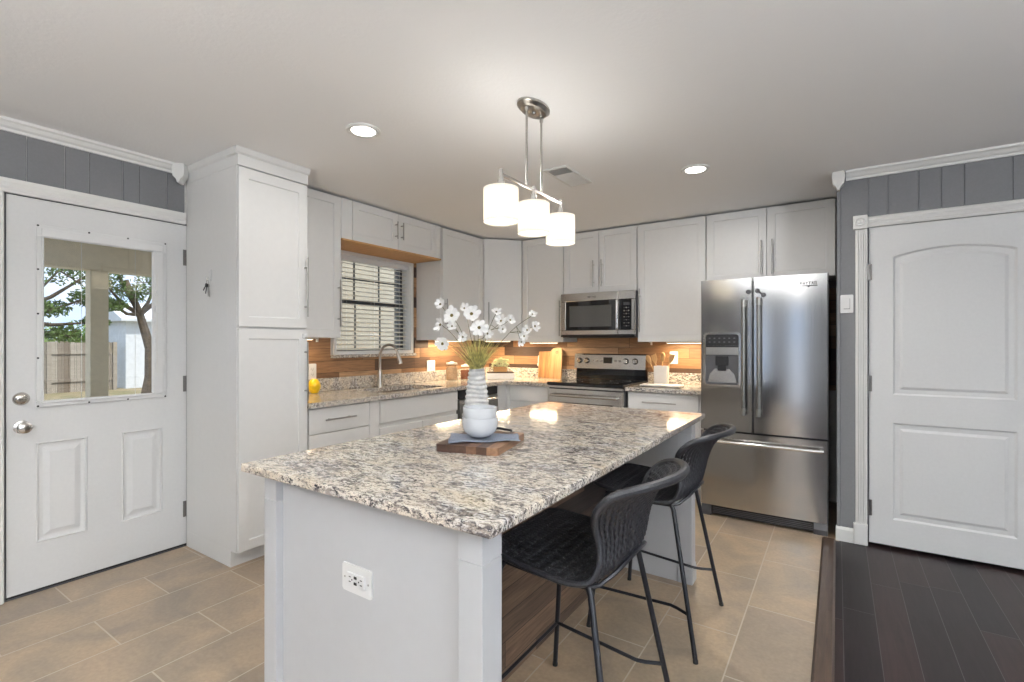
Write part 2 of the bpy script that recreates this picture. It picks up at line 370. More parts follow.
# ------------------------------------------------------------------ mesh helpers
def new(): return bmesh.new()
def box(bm, x0, x1, y0, y1, z0, z1, bev=0.0, seg=1):
    r = bmesh.ops.create_cube(bm, size=1.0)
    vs = r['verts']
    bmesh.ops.scale(bm, vec=(abs(x1 - x0), abs(y1 - y0), abs(z1 - z0)), verts=vs)
    bmesh.ops.translate(bm, vec=((x0 + x1) / 2, (y0 + y1) / 2, (z0 + z1) / 2), verts=vs)
    if bev:
        es = list({e for v in vs for e in v.link_edges})
        bmesh.ops.bevel(bm, geom=es, offset=bev, segments=seg, affect='EDGES', profile=0.5)
    return bm
def tube(bm, pts, r, n=8, closed=False, caps=True):
    pts = [Vector(p) for p in pts]; rs = r if isinstance(r, (list, tuple)) else [r] * len(pts)
    k = len(pts); rings = []
    def tan(i):
        if closed: return (pts[(i + 1) % k] - pts[(i - 1) % k]).normalized()
        if i == 0: return (pts[1] - pts[0]).normalized()
        if i == k - 1: return (pts[-1] - pts[-2]).normalized()
        return ((pts[i + 1] - pts[i]).normalized() + (pts[i] - pts[i - 1]).normalized()).normalized()
    t = tan(0); up = Vector((0, 0, 1)) if abs(t.z) < 0.9 else Vector((1, 0, 0))
    nrm = t.cross(up).normalized()
    for i in range(k):
        t = tan(i); nrm = (nrm - t * nrm.dot(t)).normalized(); bn = t.cross(nrm)
        rings.append([bm.verts.new(pts[i] + (nrm * math.cos(a) + bn * math.sin(a)) * rs[i]) for a in [2 * PI * j / n for j in range(n)]])
    for i in range(k if closed else k - 1):
        a, b = rings[i], rings[(i + 1) % k]
        for j in range(n): bm.faces.new((a[j], a[(j + 1) % n], b[(j + 1) % n], b[j]))
    if caps and not closed:
        bm.faces.new(rings[0][::-1]); bm.faces.new(rings[-1])
    return bm
def lathe(bm, prof, n=32, c=(0, 0, 0), axis='Z', sx=1.0, sy=1.0):
    rings = []
    def P(r, z, a):
        x, y = r * math.cos(a) * sx, r * math.sin(a) * sy
        if axis == 'Z': return Vector((c[0] + x, c[1] + y, c[2] + z))
        if axis == 'Y': return Vector((c[0] + x, c[1] + z, c[2] + y))
        return Vector((c[0] + z, c[1] + x, c[2] + y))
    for r, z in prof:
        if r < 1e-6: rings.append([bm.verts.new(P(0, z, 0))])
        else: rings.append([bm.verts.new(P(r, z, 2 * PI * j / n)) for j in range(n)])
    for a, b in zip(rings, rings[1:]):
        if len(a) == 1 and len(b) == 1: continue
        for j in range(n):
            if len(a) == 1: bm.faces.new((a[0], b[j], b[(j + 1) % n]))
            elif len(b) == 1: bm.faces.new((a[j], a[(j + 1) % n], b[0]))
            else: bm.faces.new((a[j], a[(j + 1) % n], b[(j + 1) % n], b[j]))
    return bm
def prism(bm, poly, d0, d1, axis='Y'):
    """poly of 2-D points extruded from d0 to d1 along axis"""
    def P(p, d):
        if axis == 'Y': return (p[0], d, p[1])
        if axis == 'X': return (d, p[0], p[1])
        return (p[0], p[1], d)
    a = [bm.verts.new(P(p, d0)) for p in poly]; b = [bm.verts.new(P(p, d1)) for p in poly]
    n = len(poly)
    for i in range(n): bm.faces.new((a[i], a[(i + 1) % n], b[(i + 1) % n], b[i]))
    bm.faces.new(a[::-1]); bm.faces.new(b)
    return bm
def obj(name, bm, mat, parent=None, smooth=False, angle=35, loc=None, rot=None):
    bmesh.ops.recalc_face_normals(bm, faces=bm.faces)
    me = bpy.data.meshes.new(name); bm.to_mesh(me); bm.free()
    me.materials.append(M[mat] if isinstance(mat, str) else mat)
    o = bpy.data.objects.new(name, me); COL.objects.link(o)
    if smooth:
        for p in me.polygons: p.use_smooth = True
        try: me.set_sharp_from_angle(angle=R(angle))
        except Exception: pass
    if parent: o.parent = parent
    if loc: o.location = loc
    if rot: o.rotation_euler = rot
    return o
def tag(o, label, cat, group=None, kind=None):
    if label: o['label'] = label
    if cat: o['category'] = cat
    if group: o['group'] = group
    if kind: o['kind'] = kind
    return o
def thing(name, label, cat, loc=(0, 0, 0), rz=0, group=None, rot=None):
    o = bpy.data.objects.new(name, None); COL.objects.link(o); o.empty_display_size = 0.1
    o.location = loc; o.rotation_euler = rot or (0, 0, rz)
    return tag(o, label, cat, group)
def struct(name, bm, mat, smooth=False, parent=None):
    o = obj(name, bm, mat, parent, smooth)
    if not parent: o['kind'] = 'structure'
    return o
def copy_tree(o, parent=None):
    c = o.copy(); COL.objects.link(c)
    if parent: c.parent = parent
    for ch in [x for x in bpy.data.objects if x.parent == o]: copy_tree(ch, c)
    return c
def rounded_rect(w, h, r, n=5):
    pts = []
    for cx, cy, a0 in ((w / 2 - r, h / 2 - r, 0), (-w / 2 + r, h / 2 - r, 90), (-w / 2 + r, -h / 2 + r, 180), (w / 2 - r, -h / 2 + r, 270)):
        for i in range(n + 1):
            a = R(a0 + 90 * i / n); pts.append((cx + r * math.cos(a), cy + r * math.sin(a)))
    return pts

CH = 2.40      # ceiling height
# ------------------------------------------------------------------ room shell
bm = new(); box(bm, -0.14, 3.37, -4.0, 4.90, -0.12, 0.0); box(bm, 3.37, 3.46, 3.83, 4.90, -0.12, 0.0); struct('floor', bm, 'tile')
bm = new(); box(bm, 3.43, 7.3, -4.0, 3.83, -0.12, 0.0); box(bm, 3.46, 7.3, 3.83, 4.0, -0.12, 0.0); struct('floor', bm, 'dark_floor')
bm = new(); prism(bm, [(3.365, -0.05), (3.365, 0.004), (3.375, 0.012), (3.43, 0.012), (3.44, 0.004), (3.44, -0.05)], -4.0, 3.83, 'Y'); struct('trim_1', bm, 'threshold')
bm = new(); box(bm, -0.14, 7.3, -4.12, 4.90, CH, CH + 0.12); struct('ceiling', bm, 'ceiling')
# left wall with the entry door opening and the kitchen window opening
DY0, DY1, DZ = 0.632, 1.461, 2.045
WY0, WY1, WZ0, WZ1 = 2.56, 3.405, 1.195, 2.06
bm = new()
box(bm, -0.13, 0, -4.0, DY0, 0, CH); box(bm, -0.13, 0, DY0, DY1, DZ, CH)
box(bm, -0.13, 0, DY1, WY0, 0, CH); box(bm, -0.13, 0, WY0, WY1, 0, WZ0); box(bm, -0.13, 0, WY0, WY1, WZ1, CH); box(bm, -0.13, 0, WY1, 4.76, 0, CH)
struct('wall_left', bm, 'white_wall')
bm = new()   # grooved grey paneling above and beside the entry door
ys = [-4.0, -2.9, -2.0, -1.2, -0.5, 0.05, 0.30, 0.545]
for a, b in zip(ys, ys[1:]): box(bm, 0.0, 0.006, a + 0.002, b - 0.002, 0.0, CH - 0.055)
ys = [0.545, 0.712, 0.861, 0.963, 1.116, 1.196, 1.34, 1.438]
for a, b in zip(ys, ys[1:]): box(bm, 0.0, 0.006, a + 0.0015, b - 0.0015, 2.10, CH - 0.055)
struct('wall_left', bm, 'grey')
bm = new(); box(bm, -0.13, 3.45, 4.76, 4.90, 0, CH); struct('wall_back', bm, 'white_wall')
# right wall: closes the fridge alcove and carries the interior door
D2X0, D2X1 = 3.612, 4.436
bm = new()
box(bm, 3.452, 3.57, 3.866, 4.90, 0, CH); box(bm, 3.57, D2X0, 3.866, 3.99, 0, CH); box(bm, D2X0, D2X1, 3.866, 3.99, 2.035, CH); box(bm, D2X1, 7.3, 3.866, 3.99, 0, CH)
struct('wall_right', bm, 'alcove')
bm = new()
box(bm, 3.446, 3.468, 3.858, 4.74, 0.0, CH - 0.002, 0.002)
for a, b in ((3.470, 3.549),): box(bm, a, b, 3.86, 3.866, 0.0, 2.0495)
xs = [3.4685, 3.613, 3.713, 3.863, 3.968, 4.07, 4.273, 4.45, 4.60]
for a, b in zip(xs, xs[1:]): box(bm, a + 0.0015, b - 0.0015, 3.86, 3.866, 2.05, CH - 0.05)
xs = [4.51, 4.7, 4.85, 5.1, 5.3, 5.5, 5.8, 6.1, 6.4, 6.7, 7.19]
for a, b in zip(xs, xs[1:]): box(bm, a + 0.0015, b - 0.0015, 3.86, 3.866, 0.0, CH - 0.05)
struct('wall_right', bm, 'grey')
# walls of the living room behind the camera, with their window openings
bm = new()
for a, b in ((0, 1.85), (2.30, 3.05), (3.50, 7.3)): box(bm, a, b, -4.12, -4.0, 0, CH)
for a, b in ((1.85, 2.30), (3.05, 3.50)): box(bm, a, b, -4.12, -4.0, 2.15, CH)
struct('wall_rear', bm, 'grey')
bm = new()
box(bm, 7.2, 7.32, -4.0, -2.9, 0, CH); box(bm, 7.2, 7.32, -0.3, 3.99, 0, CH); box(bm, 7.2, 7.32, -2.9, -0.3, 2.2, CH); box(bm, 7.2, 7.32, -2.9, -0.3, 0.6, 0.0)
struct('wall_side', bm, 'white_wall')
bm = new()
for x in (1.85, 2.27, 3.05, 3.47): box(bm, x, x + 0.03, -4.09, -4.03, 0.0, 2.15)
for x in (1.88, 3.08): box(bm, x, x + 0.39, -4.09, -4.03, 1.06, 1.10); box(bm, x, x + 0.39, -4.09, -4.03, 2.09, 2.15)
struct('window_2', bm, 'trim')

# crown moulding, casings, baseboards
def crown(bm, a, b, horiz, sign, x_at):
    prof = [(0, 0), (0.052, 0), (0.050, -0.012), (0.038, -0.018), (0.026, -0.034), (0.013, -0.042), (0.012, -0.055), (0, -0.057)]
    if horiz == 'Y': prism(bm, [(x_at + sign * p, CH + z) for p, z in prof], a, b, 'Y')
    else: prism(bm, [(x_at + sign * p, CH + z) for p, z in prof], a, b, 'X')
bm = new(); crown(bm, -4.0, 1.405, 'Y', 1, 0.002); struct('trim_2', bm, 'trim')
bm = new(); crown(bm, 3.495, 7.2, 'X', -1, 3.865); struct('trim_3', bm, 'trim')
def corner_block(name, cx, cy, rz):
    bm = new()
    poly = [(-0.032, 0), (-0.036, -0.03), (-0.030, -0.078), (-0.012, -0.098), (-0.006, -0.118), (0.006, -0.118), (0.012, -0.098), (0.030, -0.078), (0.036, -0.03), (0.032, 0)]
    prism(bm, poly, -0.032, 0.032, 'Y')
    o = struct(name, bm, 'trim'); o.location = (cx, cy, CH - 0.001); o.rotation_euler = (0, 0, rz)
corner_block('trim_4', 0.045, 1.397, R(45)); corner_block('trim_5', 3.455, 3.836, R(0))
# entry door casing: head and the strip beside the lock side, slim jamb at the hinges
bm = new()
prism(bm, [(0.0, 2.04), (0.020, 2.04), (0.024, 2.055), (0.018, 2.07), (0.026, 2.09), (0.030, 2.108), (0.0, 2.108)], 0.545, 1.438, 'Y')
struct('trim_6', bm, 'trim')
bm = new(); box(bm, 0.0, 0.020, 0.548, 0.628, 0, 2.04, 0.004); box(bm, 0.0, 0.014, 1.4635, 1.4745 - 0.036 + 0.03, 0, 2.04); struct('trim_7', bm, 'trim')
bm = new(); box(bm, -0.13, -0.002, DY0 - 0.0, DY0 + 0.006, 0, DZ); box(bm, -0.13, -0.002, DY1 - 0.004, DY1, 0, DZ); box(bm, -0.13, -0.002, DY0, DY1, DZ - 0.006, DZ); box(bm, -0.13, 0.0, DY0, DY1, 0.0, 0.006)
struct('trim_8', bm, 'dark_grey')
# interior door casing with rosette and plinth
bm = new()
def fluted(bm, x0, x1, z0, z1, y):
    n = 4; w = x1 - x0
    pts = [(x0, y), (x0, y - 0.012)]
    for i in range(n):
        a = x0 + w * (0.1 + 0.8 * i / n); b = x0 + w * (0.1 + 0.8 * (i + 1) / n)
        pts += [(a, y - 0.017), (b - 0.004, y - 0.017), (b - 0.002, y - 0.011)]
    pts += [(x1, y - 0.014), (x1, y)]
    prism(bm, pts, z0, z1, 'Z')
fluted(bm, 3.546, 3.608, 0.135, 2.018, 3.866)
fluted(bm, 4.44, 4.502, 0.135, 2.018, 3.866)
struct('trim_9', bm, 'trim')
bm = new()
prism(bm, [(3.866, 2.028), (3.851, 2.028), (3.847, 2.04), (3.852, 2.05), (3.846, 2.062), (3.852, 2.075), (3.846, 2.09), (3.866, 2.098)], 3.609, 4.44, 'X')
struct('trim_10', bm, 'trim')
for nm, x in (('trim_11', 3.571), ('trim_12', 4.477)):
    bm = new(); box(bm, x - 0.038, x + 0.038, 3.838, 3.866, 2.02, 2.106, 0.003)
    lathe(bm, [(0.0, -0.006), (0.008, -0.006), (0.012, -0.001), (0.020, -0.001), (0.024, -0.005), (0.028, 0.0)], 20, (x, 3.837, 2.063), 'Y')
    struct(nm, bm, 'trim')
    bm = new(); box(bm, x - 0.036, x + 0.039, 3.836, 3.866, 0, 0.135, 0.004); struct(nm.replace('11', '13').replace('12', '14'), bm, 'trim')
bm = new(); prism(bm, [(3.866, 0), (3.845, 0), (3.845, 0.075), (3.852, 0.088), (3.866, 0.094)], 3.440, 3.536, 'X')
prism(bm, [(3.866, 0), (3.845, 0), (3.845, 0.075), (3.852, 0.088), (3.866, 0.094)], 4.515, 7.2, 'X')
struct('baseboard_right', bm, 'trim')

# ------------------------------------------------------------------ doors
def panel_block(bm, X0, X1, Z0, Z1, x0, x1, zb, top, prof, K=1):
    """front skin (y=0 outward -y) of a rectangle with one moulded panel; top = function of s in 0..1"""
    ss = [i / K for i in range(K + 1)]
    def loop(ins, dep):
        bot = [Vector((x0 + ins + (x1 - x0 - 2 * ins) * s, dep, zb + ins)) for s in ss]
        tp = [Vector((x0 + ins + (x1 - x0 - 2 * ins) * s, dep, top(s) - ins)) for s in ss]
        return [bm.verts.new(v) for v in bot], [bm.verts.new(v) for v in tp]
    b0, t0 = loop(0, 0)
    lo = [bm.verts.new((v.co.x, 0, Z0)) for v in b0]; hi = [bm.verts.new((v.co.x, 0, Z1)) for v in t0]
    for i in range(K):
        bm.faces.new((lo[i], lo[i + 1], b0[i + 1], b0[i])); bm.faces.new((t0[i], t0[i + 1], hi[i + 1], hi[i]))
    a = [bm.verts.new((X0, 0, z)) for z in (Z0, Z1)]; c = [bm.verts.new((X1, 0, z)) for z in (Z0, Z1)]
    bm.faces.new((a[0], lo[0], b0[0], t0[0], hi[0], a[1])); bm.faces.new((lo[-1], c[0], c[1], hi[-1], t0[-1], b0[-1]))
    pb, pt = b0, t0
    for ins, dep in prof:
        nb, ntp = loop(ins, dep)
        for i in range(K):
            bm.faces.new((pb[i], pb[i + 1], nb[i + 1], nb[i])); bm.faces.new((ntp[i], ntp[i + 1], pt[i + 1], pt[i]))
        bm.faces.new((pb[0], nb[0], ntp[0], pt[0])); bm.faces.new((nb[-1], pb[-1], pt[-1], ntp[-1]))
        pb, pt = nb, ntp
    for i in range(K): bm.faces.new((pb[i], pb[i + 1], pt[i + 1], pt[i]))
MOULD = [(0.006, -0.004), (0.012, 0.006), (0.022, 0.008), (0.030, 0.008), (0.055, 0.0)]
# door_1 : entry door on the left wall. local x -> world +y, local -y -> world +x
d1 = thing('door_1', None, None, (-0.006, 0.640, 0.012), R(90)); d1['kind'] = 'structure'
w = 0.813; H = 2.024
gx0, gx1, gz0, gz1 = 0.125, 0.645, 0.955, 1.850
bm = new()
box(bm, 0, w, 0.010, 0.044, 0, gz0); box(bm, 0, gx0, 0.010, 0.044, gz0, gz1); box(bm, gx1, w, 0.010, 0.044, gz0, gz1); box(bm, 0, w, 0.010, 0.044, gz1, H)
box(bm, 0, gx0, 0, 0.010, gz0, gz1); box(bm, gx1, w, 0, 0.010, gz0, gz1); box(bm, 0, w, 0, 0.010, gz1, H); box(bm, 0, w, 0.0, 0.010, 0.86, gz0)
panel_block(bm, 0, w / 2, 0, 0.86, 0.108, 0.319, 0.24, lambda s: 0.762, MOULD)
panel_block(bm, w / 2, w, 0, 0.86, 0.473, 0.680, 0.24, lambda s: 0.762, MOULD)
for a, b in ((0, 0.0005), (w - 0.0005, w)): box(bm, a, b, 0, 0.01, 0, 0.86)
slab = obj('door_panel', bm, 'door', d1)
bm = new()   # applied window frame
fx0, fx1, fz0, fz1 = 0.108, 0.696, 0.945, 1.893
ix0, ix1, iz0, iz1 = 0.138, 0.622, 0.977, 1.828
def frame(bm, x0, x1, z0, z1, a0, a1, b0, b1, y0, y1, bev=0.003):
    box(bm, x0, x1, y0, y1, z0, b0, bev); box(bm, x0, x1, y0, y1, b1, z1, bev); box(bm, x0, a0, y0, y1, b0 + 0.0005, b1 - 0.0005, bev); box(bm, a1, x1, y0, y1, b0 + 0.0005, b1 - 0.0005, bev)
frame(bm, fx0, fx1, fz0, fz1, ix0, ix1, iz0, iz1, -0.013, 0.002)
frame(bm, fx0 + 0.018, fx1 - 0.018, fz0 + 0.018, fz1 - 0.018, ix0 - 0.004, ix1 + 0.004, iz0 - 0.004, iz1 + 0.004, -0.020, -0.012, 0.003)
fr1 = obj('window_frame', bm, 'white_plastic', d1)
bm = new()
for sx in (0.114, 0.402 - 0.08, 0.50, 0.69):
    for sz in (0.951, 1.887): lathe(bm, [(0, -0.0155), (0.004, -0.0155), (0.005, -0.013)], 10, (sx, 0, sz), 'Y')
for sz in (1.2, 1.43, 1.66): lathe(bm, [(0, -0.0155), (0.004, -0.0155), (0.005, -0.013)], 10, (0.114, 0, sz), 'Y')
obj('frame_screws', bm, 'black', fr1)
bm = new(); box(bm, gx0 - 0.002, gx1 + 0.002, 0.020, 0.024, gz0 - 0.002, gz1 + 0.002); obj('glass_pane', bm, 'glass', d1)
bm = new(); box(bm, 0.640, 0.646, -0.024, -0.019, 1.10, 1.70); o = obj('blind_slider_track', bm, 'trim', fr1)
for z in (1.585, 1.485):
    bm = new(); box(bm, 0.632, 0.656, -0.034, -0.019, z - (0.014 if z > 1.5 else 0.022), z + (0.014 if z > 1.5 else 0.022), 0.003); obj('blind_slider', bm, 'white_plastic', fr1)
# cords between the panes
bm = new()
for x in (0.30, 0.55): tube(bm, [(x, 0.030, gz0), (x, 0.030, gz1)], 0.0012, 5)
obj('blind_cord', bm, 'white_plastic', d1)
bm = new(); lathe(bm, [(0, -0.020), (0.016, -0.020), (0.024, -0.017), (0.031, -0.008), (0.034, 0.002)], 28, (0.054, 0, 0.994), 'Y')
box(bm, 0.054 - 0.016, 0.054 + 0.016, -0.032, -0.018, 0.988, 1.0, 0.003); obj('deadbolt', bm, 'satin', d1, True)
bm = new(); lathe(bm, [(0.034, 0.002), (0.032, -0.006), (0.014, -0.010), (0.012, -0.030), (0.022, -0.036), (0.029, -0.048), (0.027, -0.062), (0.014, -0.068), (0, -0.068)], 28, (0.056, 0, 0.851), 'Y')
obj('door_knob', bm, 'satin', d1, True)
for z in (1.770, 0.97, 0.175):
    bm = new(); tube(bm, [(w + 0.0035, -0.006, z), (w + 0.0035, -0.006, z + 0.10)], 0.0065, 10); box(bm, w - 0.020, w - 0.001, -0.0035, 0.001, z, z + 0.10)
    tube(bm, [(w + 0.0035, -0.006, z - 0.006), (w + 0.0035, -0.006, z)], 0.005, 8); tube(bm, [(w + 0.0035, -0.006, z + 0.1), (w + 0.0035, -0.006, z + 0.106)], 0.005, 8)
    obj('hinge', bm, 'hinge_steel', d1)
bm = new(); box(bm, 0.0, w, -0.002, 0.010, -0.006, 0.004); obj('door_sweep', bm, 'rubber', d1)
# door_2 : arched two panel interior door on the right wall
d2 = thing('door_2', None, None, (3.617, 3.868, 0.022), 0); d2['kind'] = 'structure'
H = 2.004
bm = new()
box(bm, 0, w, 0.010, 0.040, 0, H)
arch = lambda s: 1.806 + 0.045 * math.sin(PI * s) ** 0.8 if 0 < s < 1 else 1.806
MB = [(0.010, 0.010), (0.020, 0.012), (0.030, 0.012), (0.050, 0.002), (0.056, 0.002)]
panel_block(bm, 0, w, 0, 0.86, 0.121, 0.676, 0.164, lambda s: 0.768, MB)
panel_block(bm, 0, w, 0.86, H, 0.121, 0.676, 0.944, arch, MB, 20)
for a, b in ((0, 0.0005), (w - 0.0005, w)): box(bm, a, b, 0, 0.01, 0, H)
box(bm, 0, w, 0, 0.01, H - 0.0005, H)
obj('door_panel', bm, 'door', d2)
for z in (1.67, 0.96, 0.17):
    bm = new(); tube(bm, [(-0.004, -0.006, z), (-0.004, -0.006, z + 0.10)], 0.0065, 10); box(bm, 0.001, 0.016, -0.003, 0.001, z, z + 0.10)
    obj('hinge', bm, 'hinge_steel', d2)
bm = new(); lathe(bm, [(0.034, 0.002), (0.032, -0.006), (0.014, -0.010), (0.012, -0.030), (0.022, -0.036), (0.029, -0.048), (0.027, -0.062), (0.014, -0.068), (0, -0.068)], 28, (w - 0.06, 0, 0.93), 'Y')
obj('door_knob', bm, 'satin', d2, True)
bm = new(); box(bm, D2X0, D2X1, 3.93, 3.98, 0.0, 2.035); struct('trim_15', bm, 'black')

# ------------------------------------------------------------------ kitchen window
wn = thing('window_1', None, None, (0, 0, 0)); wn['kind'] = 'structure'
bm = new()
def framey(bm, y0, y1, z0, z1, t, x0, x1, tb=None, bev=0.002):
    tb = tb or t
    box(bm, x0, x1, y0, y1, z0, z0 + tb, bev); box(bm, x0, x1, y0, y1, z1 - t, z1, bev); box(bm, x0, x1, y0, y0 + t, z0 + tb, z1 - t, bev); box(bm, x0, x1, y1 - t, y1, z0 + tb, z1 - t, bev)
framey(bm, 2.53, 3.428, 1.192, 2.062, 0.030, 0.001, 0.020)
framey(bm, WY0 - 0.002, WY1 + 0.002, WZ0, WZ1, 0.012, -0.12, 0.002)
obj('window_frame', bm, 'white_plastic', wn)
bm = new()
framey(bm, WY0 + 0.01, WY1 - 0.01, 1.63, WZ1 - 0.01, 0.028, -0.112, -0.095)
framey(bm, WY0 + 0.01, WY1 - 0.01, WZ0 + 0.01, 1.665, 0.030, -0.098, -0.080)
for y in (2.83, 3.11):
    box(bm, -0.108, -0.100, y - 0.006, y + 0.006, 1.65, 2.04)
    box(bm, -0.094, -0.086, y - 0.006, y + 0.006, 1.22, 1.64)
box(bm, -0.094, -0.086, WY0 + 0.03, WY1 - 0.03, 1.425, 1.437)
box(bm, -0.108, -0.100, WY0 + 0.03, WY1 - 0.03, 1.845, 1.857)
obj('sash', bm, 'muntin', wn)
bm = new(); box(bm, -0.106, -0.103, WY0 + 0.03, WY1 - 0.03, 1.65, 2.03); box(bm, -0.091, -0.088, WY0 + 0.03, WY1 - 0.03, 1.23, 1.64); obj('glass_pane', bm, 'glass', wn)
bm = new(); box(bm, -0.075, 0.038, 2.505, 3.455, 1.166, 1.193, 0.003)
sill = obj('window_sill', bm, 'granite', wn)
# venetian blind: hangs in the window recess
bl = thing('window_blind', 'ivory slatted blind hanging in the window above the sink', 'blind', (-0.035, 2.98, 2.045))
bm = new(); box(bm, -0.028, 0.030, -0.405, 0.405, -0.055, 0.0, 0.003); obj('head_rail', bm, 'white_plastic', bl)
bm = new()
z = -0.075
while z > -0.815:
    k = 5; pr = []
    for i in range(k + 1):
        s = i / k - 0.5; pr.append((s * 0.046, z + 0.0035 * (1 - 4 * s * s) - s * 0.012))
    prism(bm, pr + [(p[0], p[1] - 0.0022) for p in pr[::-1]], -0.395, 0.395, 'Y')
    z -= 0.0385
obj('slats', bm, 'blind', bl)
bm = new(); box(bm, -0.024, 0.024, -0.40, 0.40, -0.838, -0.822, 0.003); obj('bottom_rail', bm, 'white_plastic', bl)
bm = new()
for y in (-0.30, 0.0, 0.30):
    for x in (-0.024, 0.024): tube(bm, [(x, y, -0.05), (x, y, -0.825)], 0.0010, 5)
obj('ladder_cord', bm, 'white_plastic', bl)
bm = new(); tube(bm, [(0.034, -0.36, -0.05), (0.034, -0.36, -0.62)], 0.004, 6); obj('tilt_wand', bm, 'white_plastic', bl)

# ------------------------------------------------------------------ backsplash boards and granite upstand
bm = new()
for y0, y1, z0, z1 in ((1.905, 2.505, 0.905, 2.055), (2.505, 3.455, 0.905, 1.1655), (3.456, 4.74, 0.905, 2.38)): box(bm, 0.0, 0.012, y0, y1, z0, z1)
box(bm, 0.0, 3.44, 4.748, 4.76, 0.905, 2.0)
o = struct('wall_left', bm, 'backsplash')

# ------------------------------------------------------------------ cabinets
def pull(bm, x, z, length, vertical=True, y=-0.032, r=0.0055):
    if vertical:
        tube(bm, [(x, y, z), (x, y, z + length)], r, 10)
        for q in (0.17, 0.83): tube(bm, [(x, y, z + length * q), (x, 0.001, z + length * q)], r * 0.8, 8)
    else:
        tube(bm, [(x, y, z), (x + length, y, z)], r, 10)
        for q in (0.17, 0.83): tube(bm, [(x + length * q, y, z), (x + length * q, 0.001, z)], r * 0.8, 8)
def shaker(name, parent, x0, x1, z0, z1, rail=0.057, flat=False):
    bm = new(); T = 0.019; e = 0.0015
    def lp(x0, x1, z0, z1, y): return [bm.verts.new(p) for p in ((x0, y, z0), (x1, y, z0), (x1, y, z1), (x0, y, z1))]
    loops = [lp(x0, x1, z0, z1, T), lp(x0, x1, z0, z1, e), lp(x0 + e, x1 - e, z0 + e, z1 - e, 0)]
    if not flat:
        loops += [lp(x0 + rail, x1 - rail, z0 + rail, z1 - rail, 0), lp(x0 + rail + 0.004, x1 - rail - 0.004, z0 + rail + 0.004, z1 - rail - 0.004, 0.008)]
    for a, b in zip(loops, loops[1:]):
        for i in range(4): bm.faces.new((a[i], a[(i + 1) % 4], b[(i + 1) % 4], b[i]))
    bm.faces.new(loops[0][::-1]); bm.faces.new(loops[-1])
    return obj(name, bm, 'cabinet', parent)
def cabinet(label, loc, rz, w, h, d, fronts, group=None, toe=0.0, cat='cabinet', name='wall_cabinet', side_bm=None, skip=()):
    t = thing(name, label, cat, loc, rz, group)
    bm = new(); box(bm, 0, w, 0.021, d, toe, h, 0.001)
    if toe: box(bm, 0.0, w, 0.085, d, 0, toe)
    obj('carcass', bm, 'cabinet', t)
    for f in fronts:
        kind, x0, x1, z0, z1, hd = f
        o = shaker(kind, t, x0, x1, z0, z1, flat=(kind == 'drawer_front' or kind == 'filler_panel'))
        if hd:
            hb = new(); pull(hb, *hd); obj('handle', hb, 'nickel', o, True)
    return t
UB, UT = 1.328, 2.385    # uppers bottom / top on the left wall
# tall pantry (its crown belongs to it)
pt = cabinet('tall white pantry cabinet beside the glazed entry door', (0.63, 1.450, 0.0), R(90), 0.437, 2.34, 0.628,
    [('door', 0.003, 0.433, 1.384, 2.292, (0.415, 1.455, 0.375)), ('door', 0.003, 0.433, 0.100, 1.372, (0.415, 0.925, 0.370))], toe=0.095, name='pantry_cabinet')
for ch in [x for x in bpy.data.objects if x.parent == pt and x.name.startswith('carcass')]: ch.data.materials[0] = M['cabinet']
bm = new()
box(bm, -0.003, 0.438, -0.001, 0.628, 2.300, 2.36, 0.001)
prism(bm, [(-0.003, 2.36), (-0.012, 2.37), (-0.018, 2.385), (-0.022, 2.398), (0.1, 2.398), (0.1, 2.36)], 0.0, 0.628, 'Y')
prism(bm, [(0.0, 2.36), (-0.012, 2.37), (-0.018, 2.385), (-0.022, 2.398), (0.1, 2.398), (0.1, 2.36)], -0.022, 0.442, 'X')
obj('crown_moulding', bm, 'cabinet', pt)
for ch in list(bpy.data.objects):
    pass
# child lock pad on the pantry's lower door
lk = new(); box(lk, -0.016, 0.016, -0.012, 0.0, -0.016, 0.016, 0.004, 2); box(lk, -0.010, 0.010, -0.016, -0.011, -0.010, 0.010, 0.002)
tag(obj('cabinet_lock', lk, 'white_plastic', None, loc=(0.6305, 1.862, 1.335), rot=(0, 0, R(90))), 'small square white child lock on the pantry lower door', 'lock')

cabinet('narrow upper cabinet between the pantry and the window', (0.35, 1.890, UB), R(90), 0.462, UT - UB, 0.336,
    [('door', 0.003, 0.459, 0.002, 1.052, (0.432, 0.082, 0.35))])
cabinet('two door cabinet above the kitchen window', (0.35, 2.354, 2.078), R(90), 1.100, UT - 2.078, 0.336,
    [('filler_panel', 0.0, 0.098, 0.002, 0.305, None), ('door', 0.104, 0.568, 0.002, 0.305, (0.538, 0.085, 0.145)),
     ('door', 0.572, 1.036, 0.002, 0.305, (0.602, 0.085, 0.145)), ('filler_panel', 1.042, 1.098, 0.002, 0.305, None)])
bm = new(); box(bm, 0.013, 0.362, 2.355, 3.452, 2.064, 2.0775, 0.001)
tag(obj('shelf_board', bm, 'shelf_wood'), 'light wood board under the cabinet above the window', 'board')
cabinet('upper cabinet on the window wall next to the corner', (0.35, 3.480, UB - 0.01), R(90), 0.643, UT - UB + 0.01, 0.336,
    [('door', 0.006, 0.633, 0.002, 1.06, (0.036, 0.110, 0.28))])
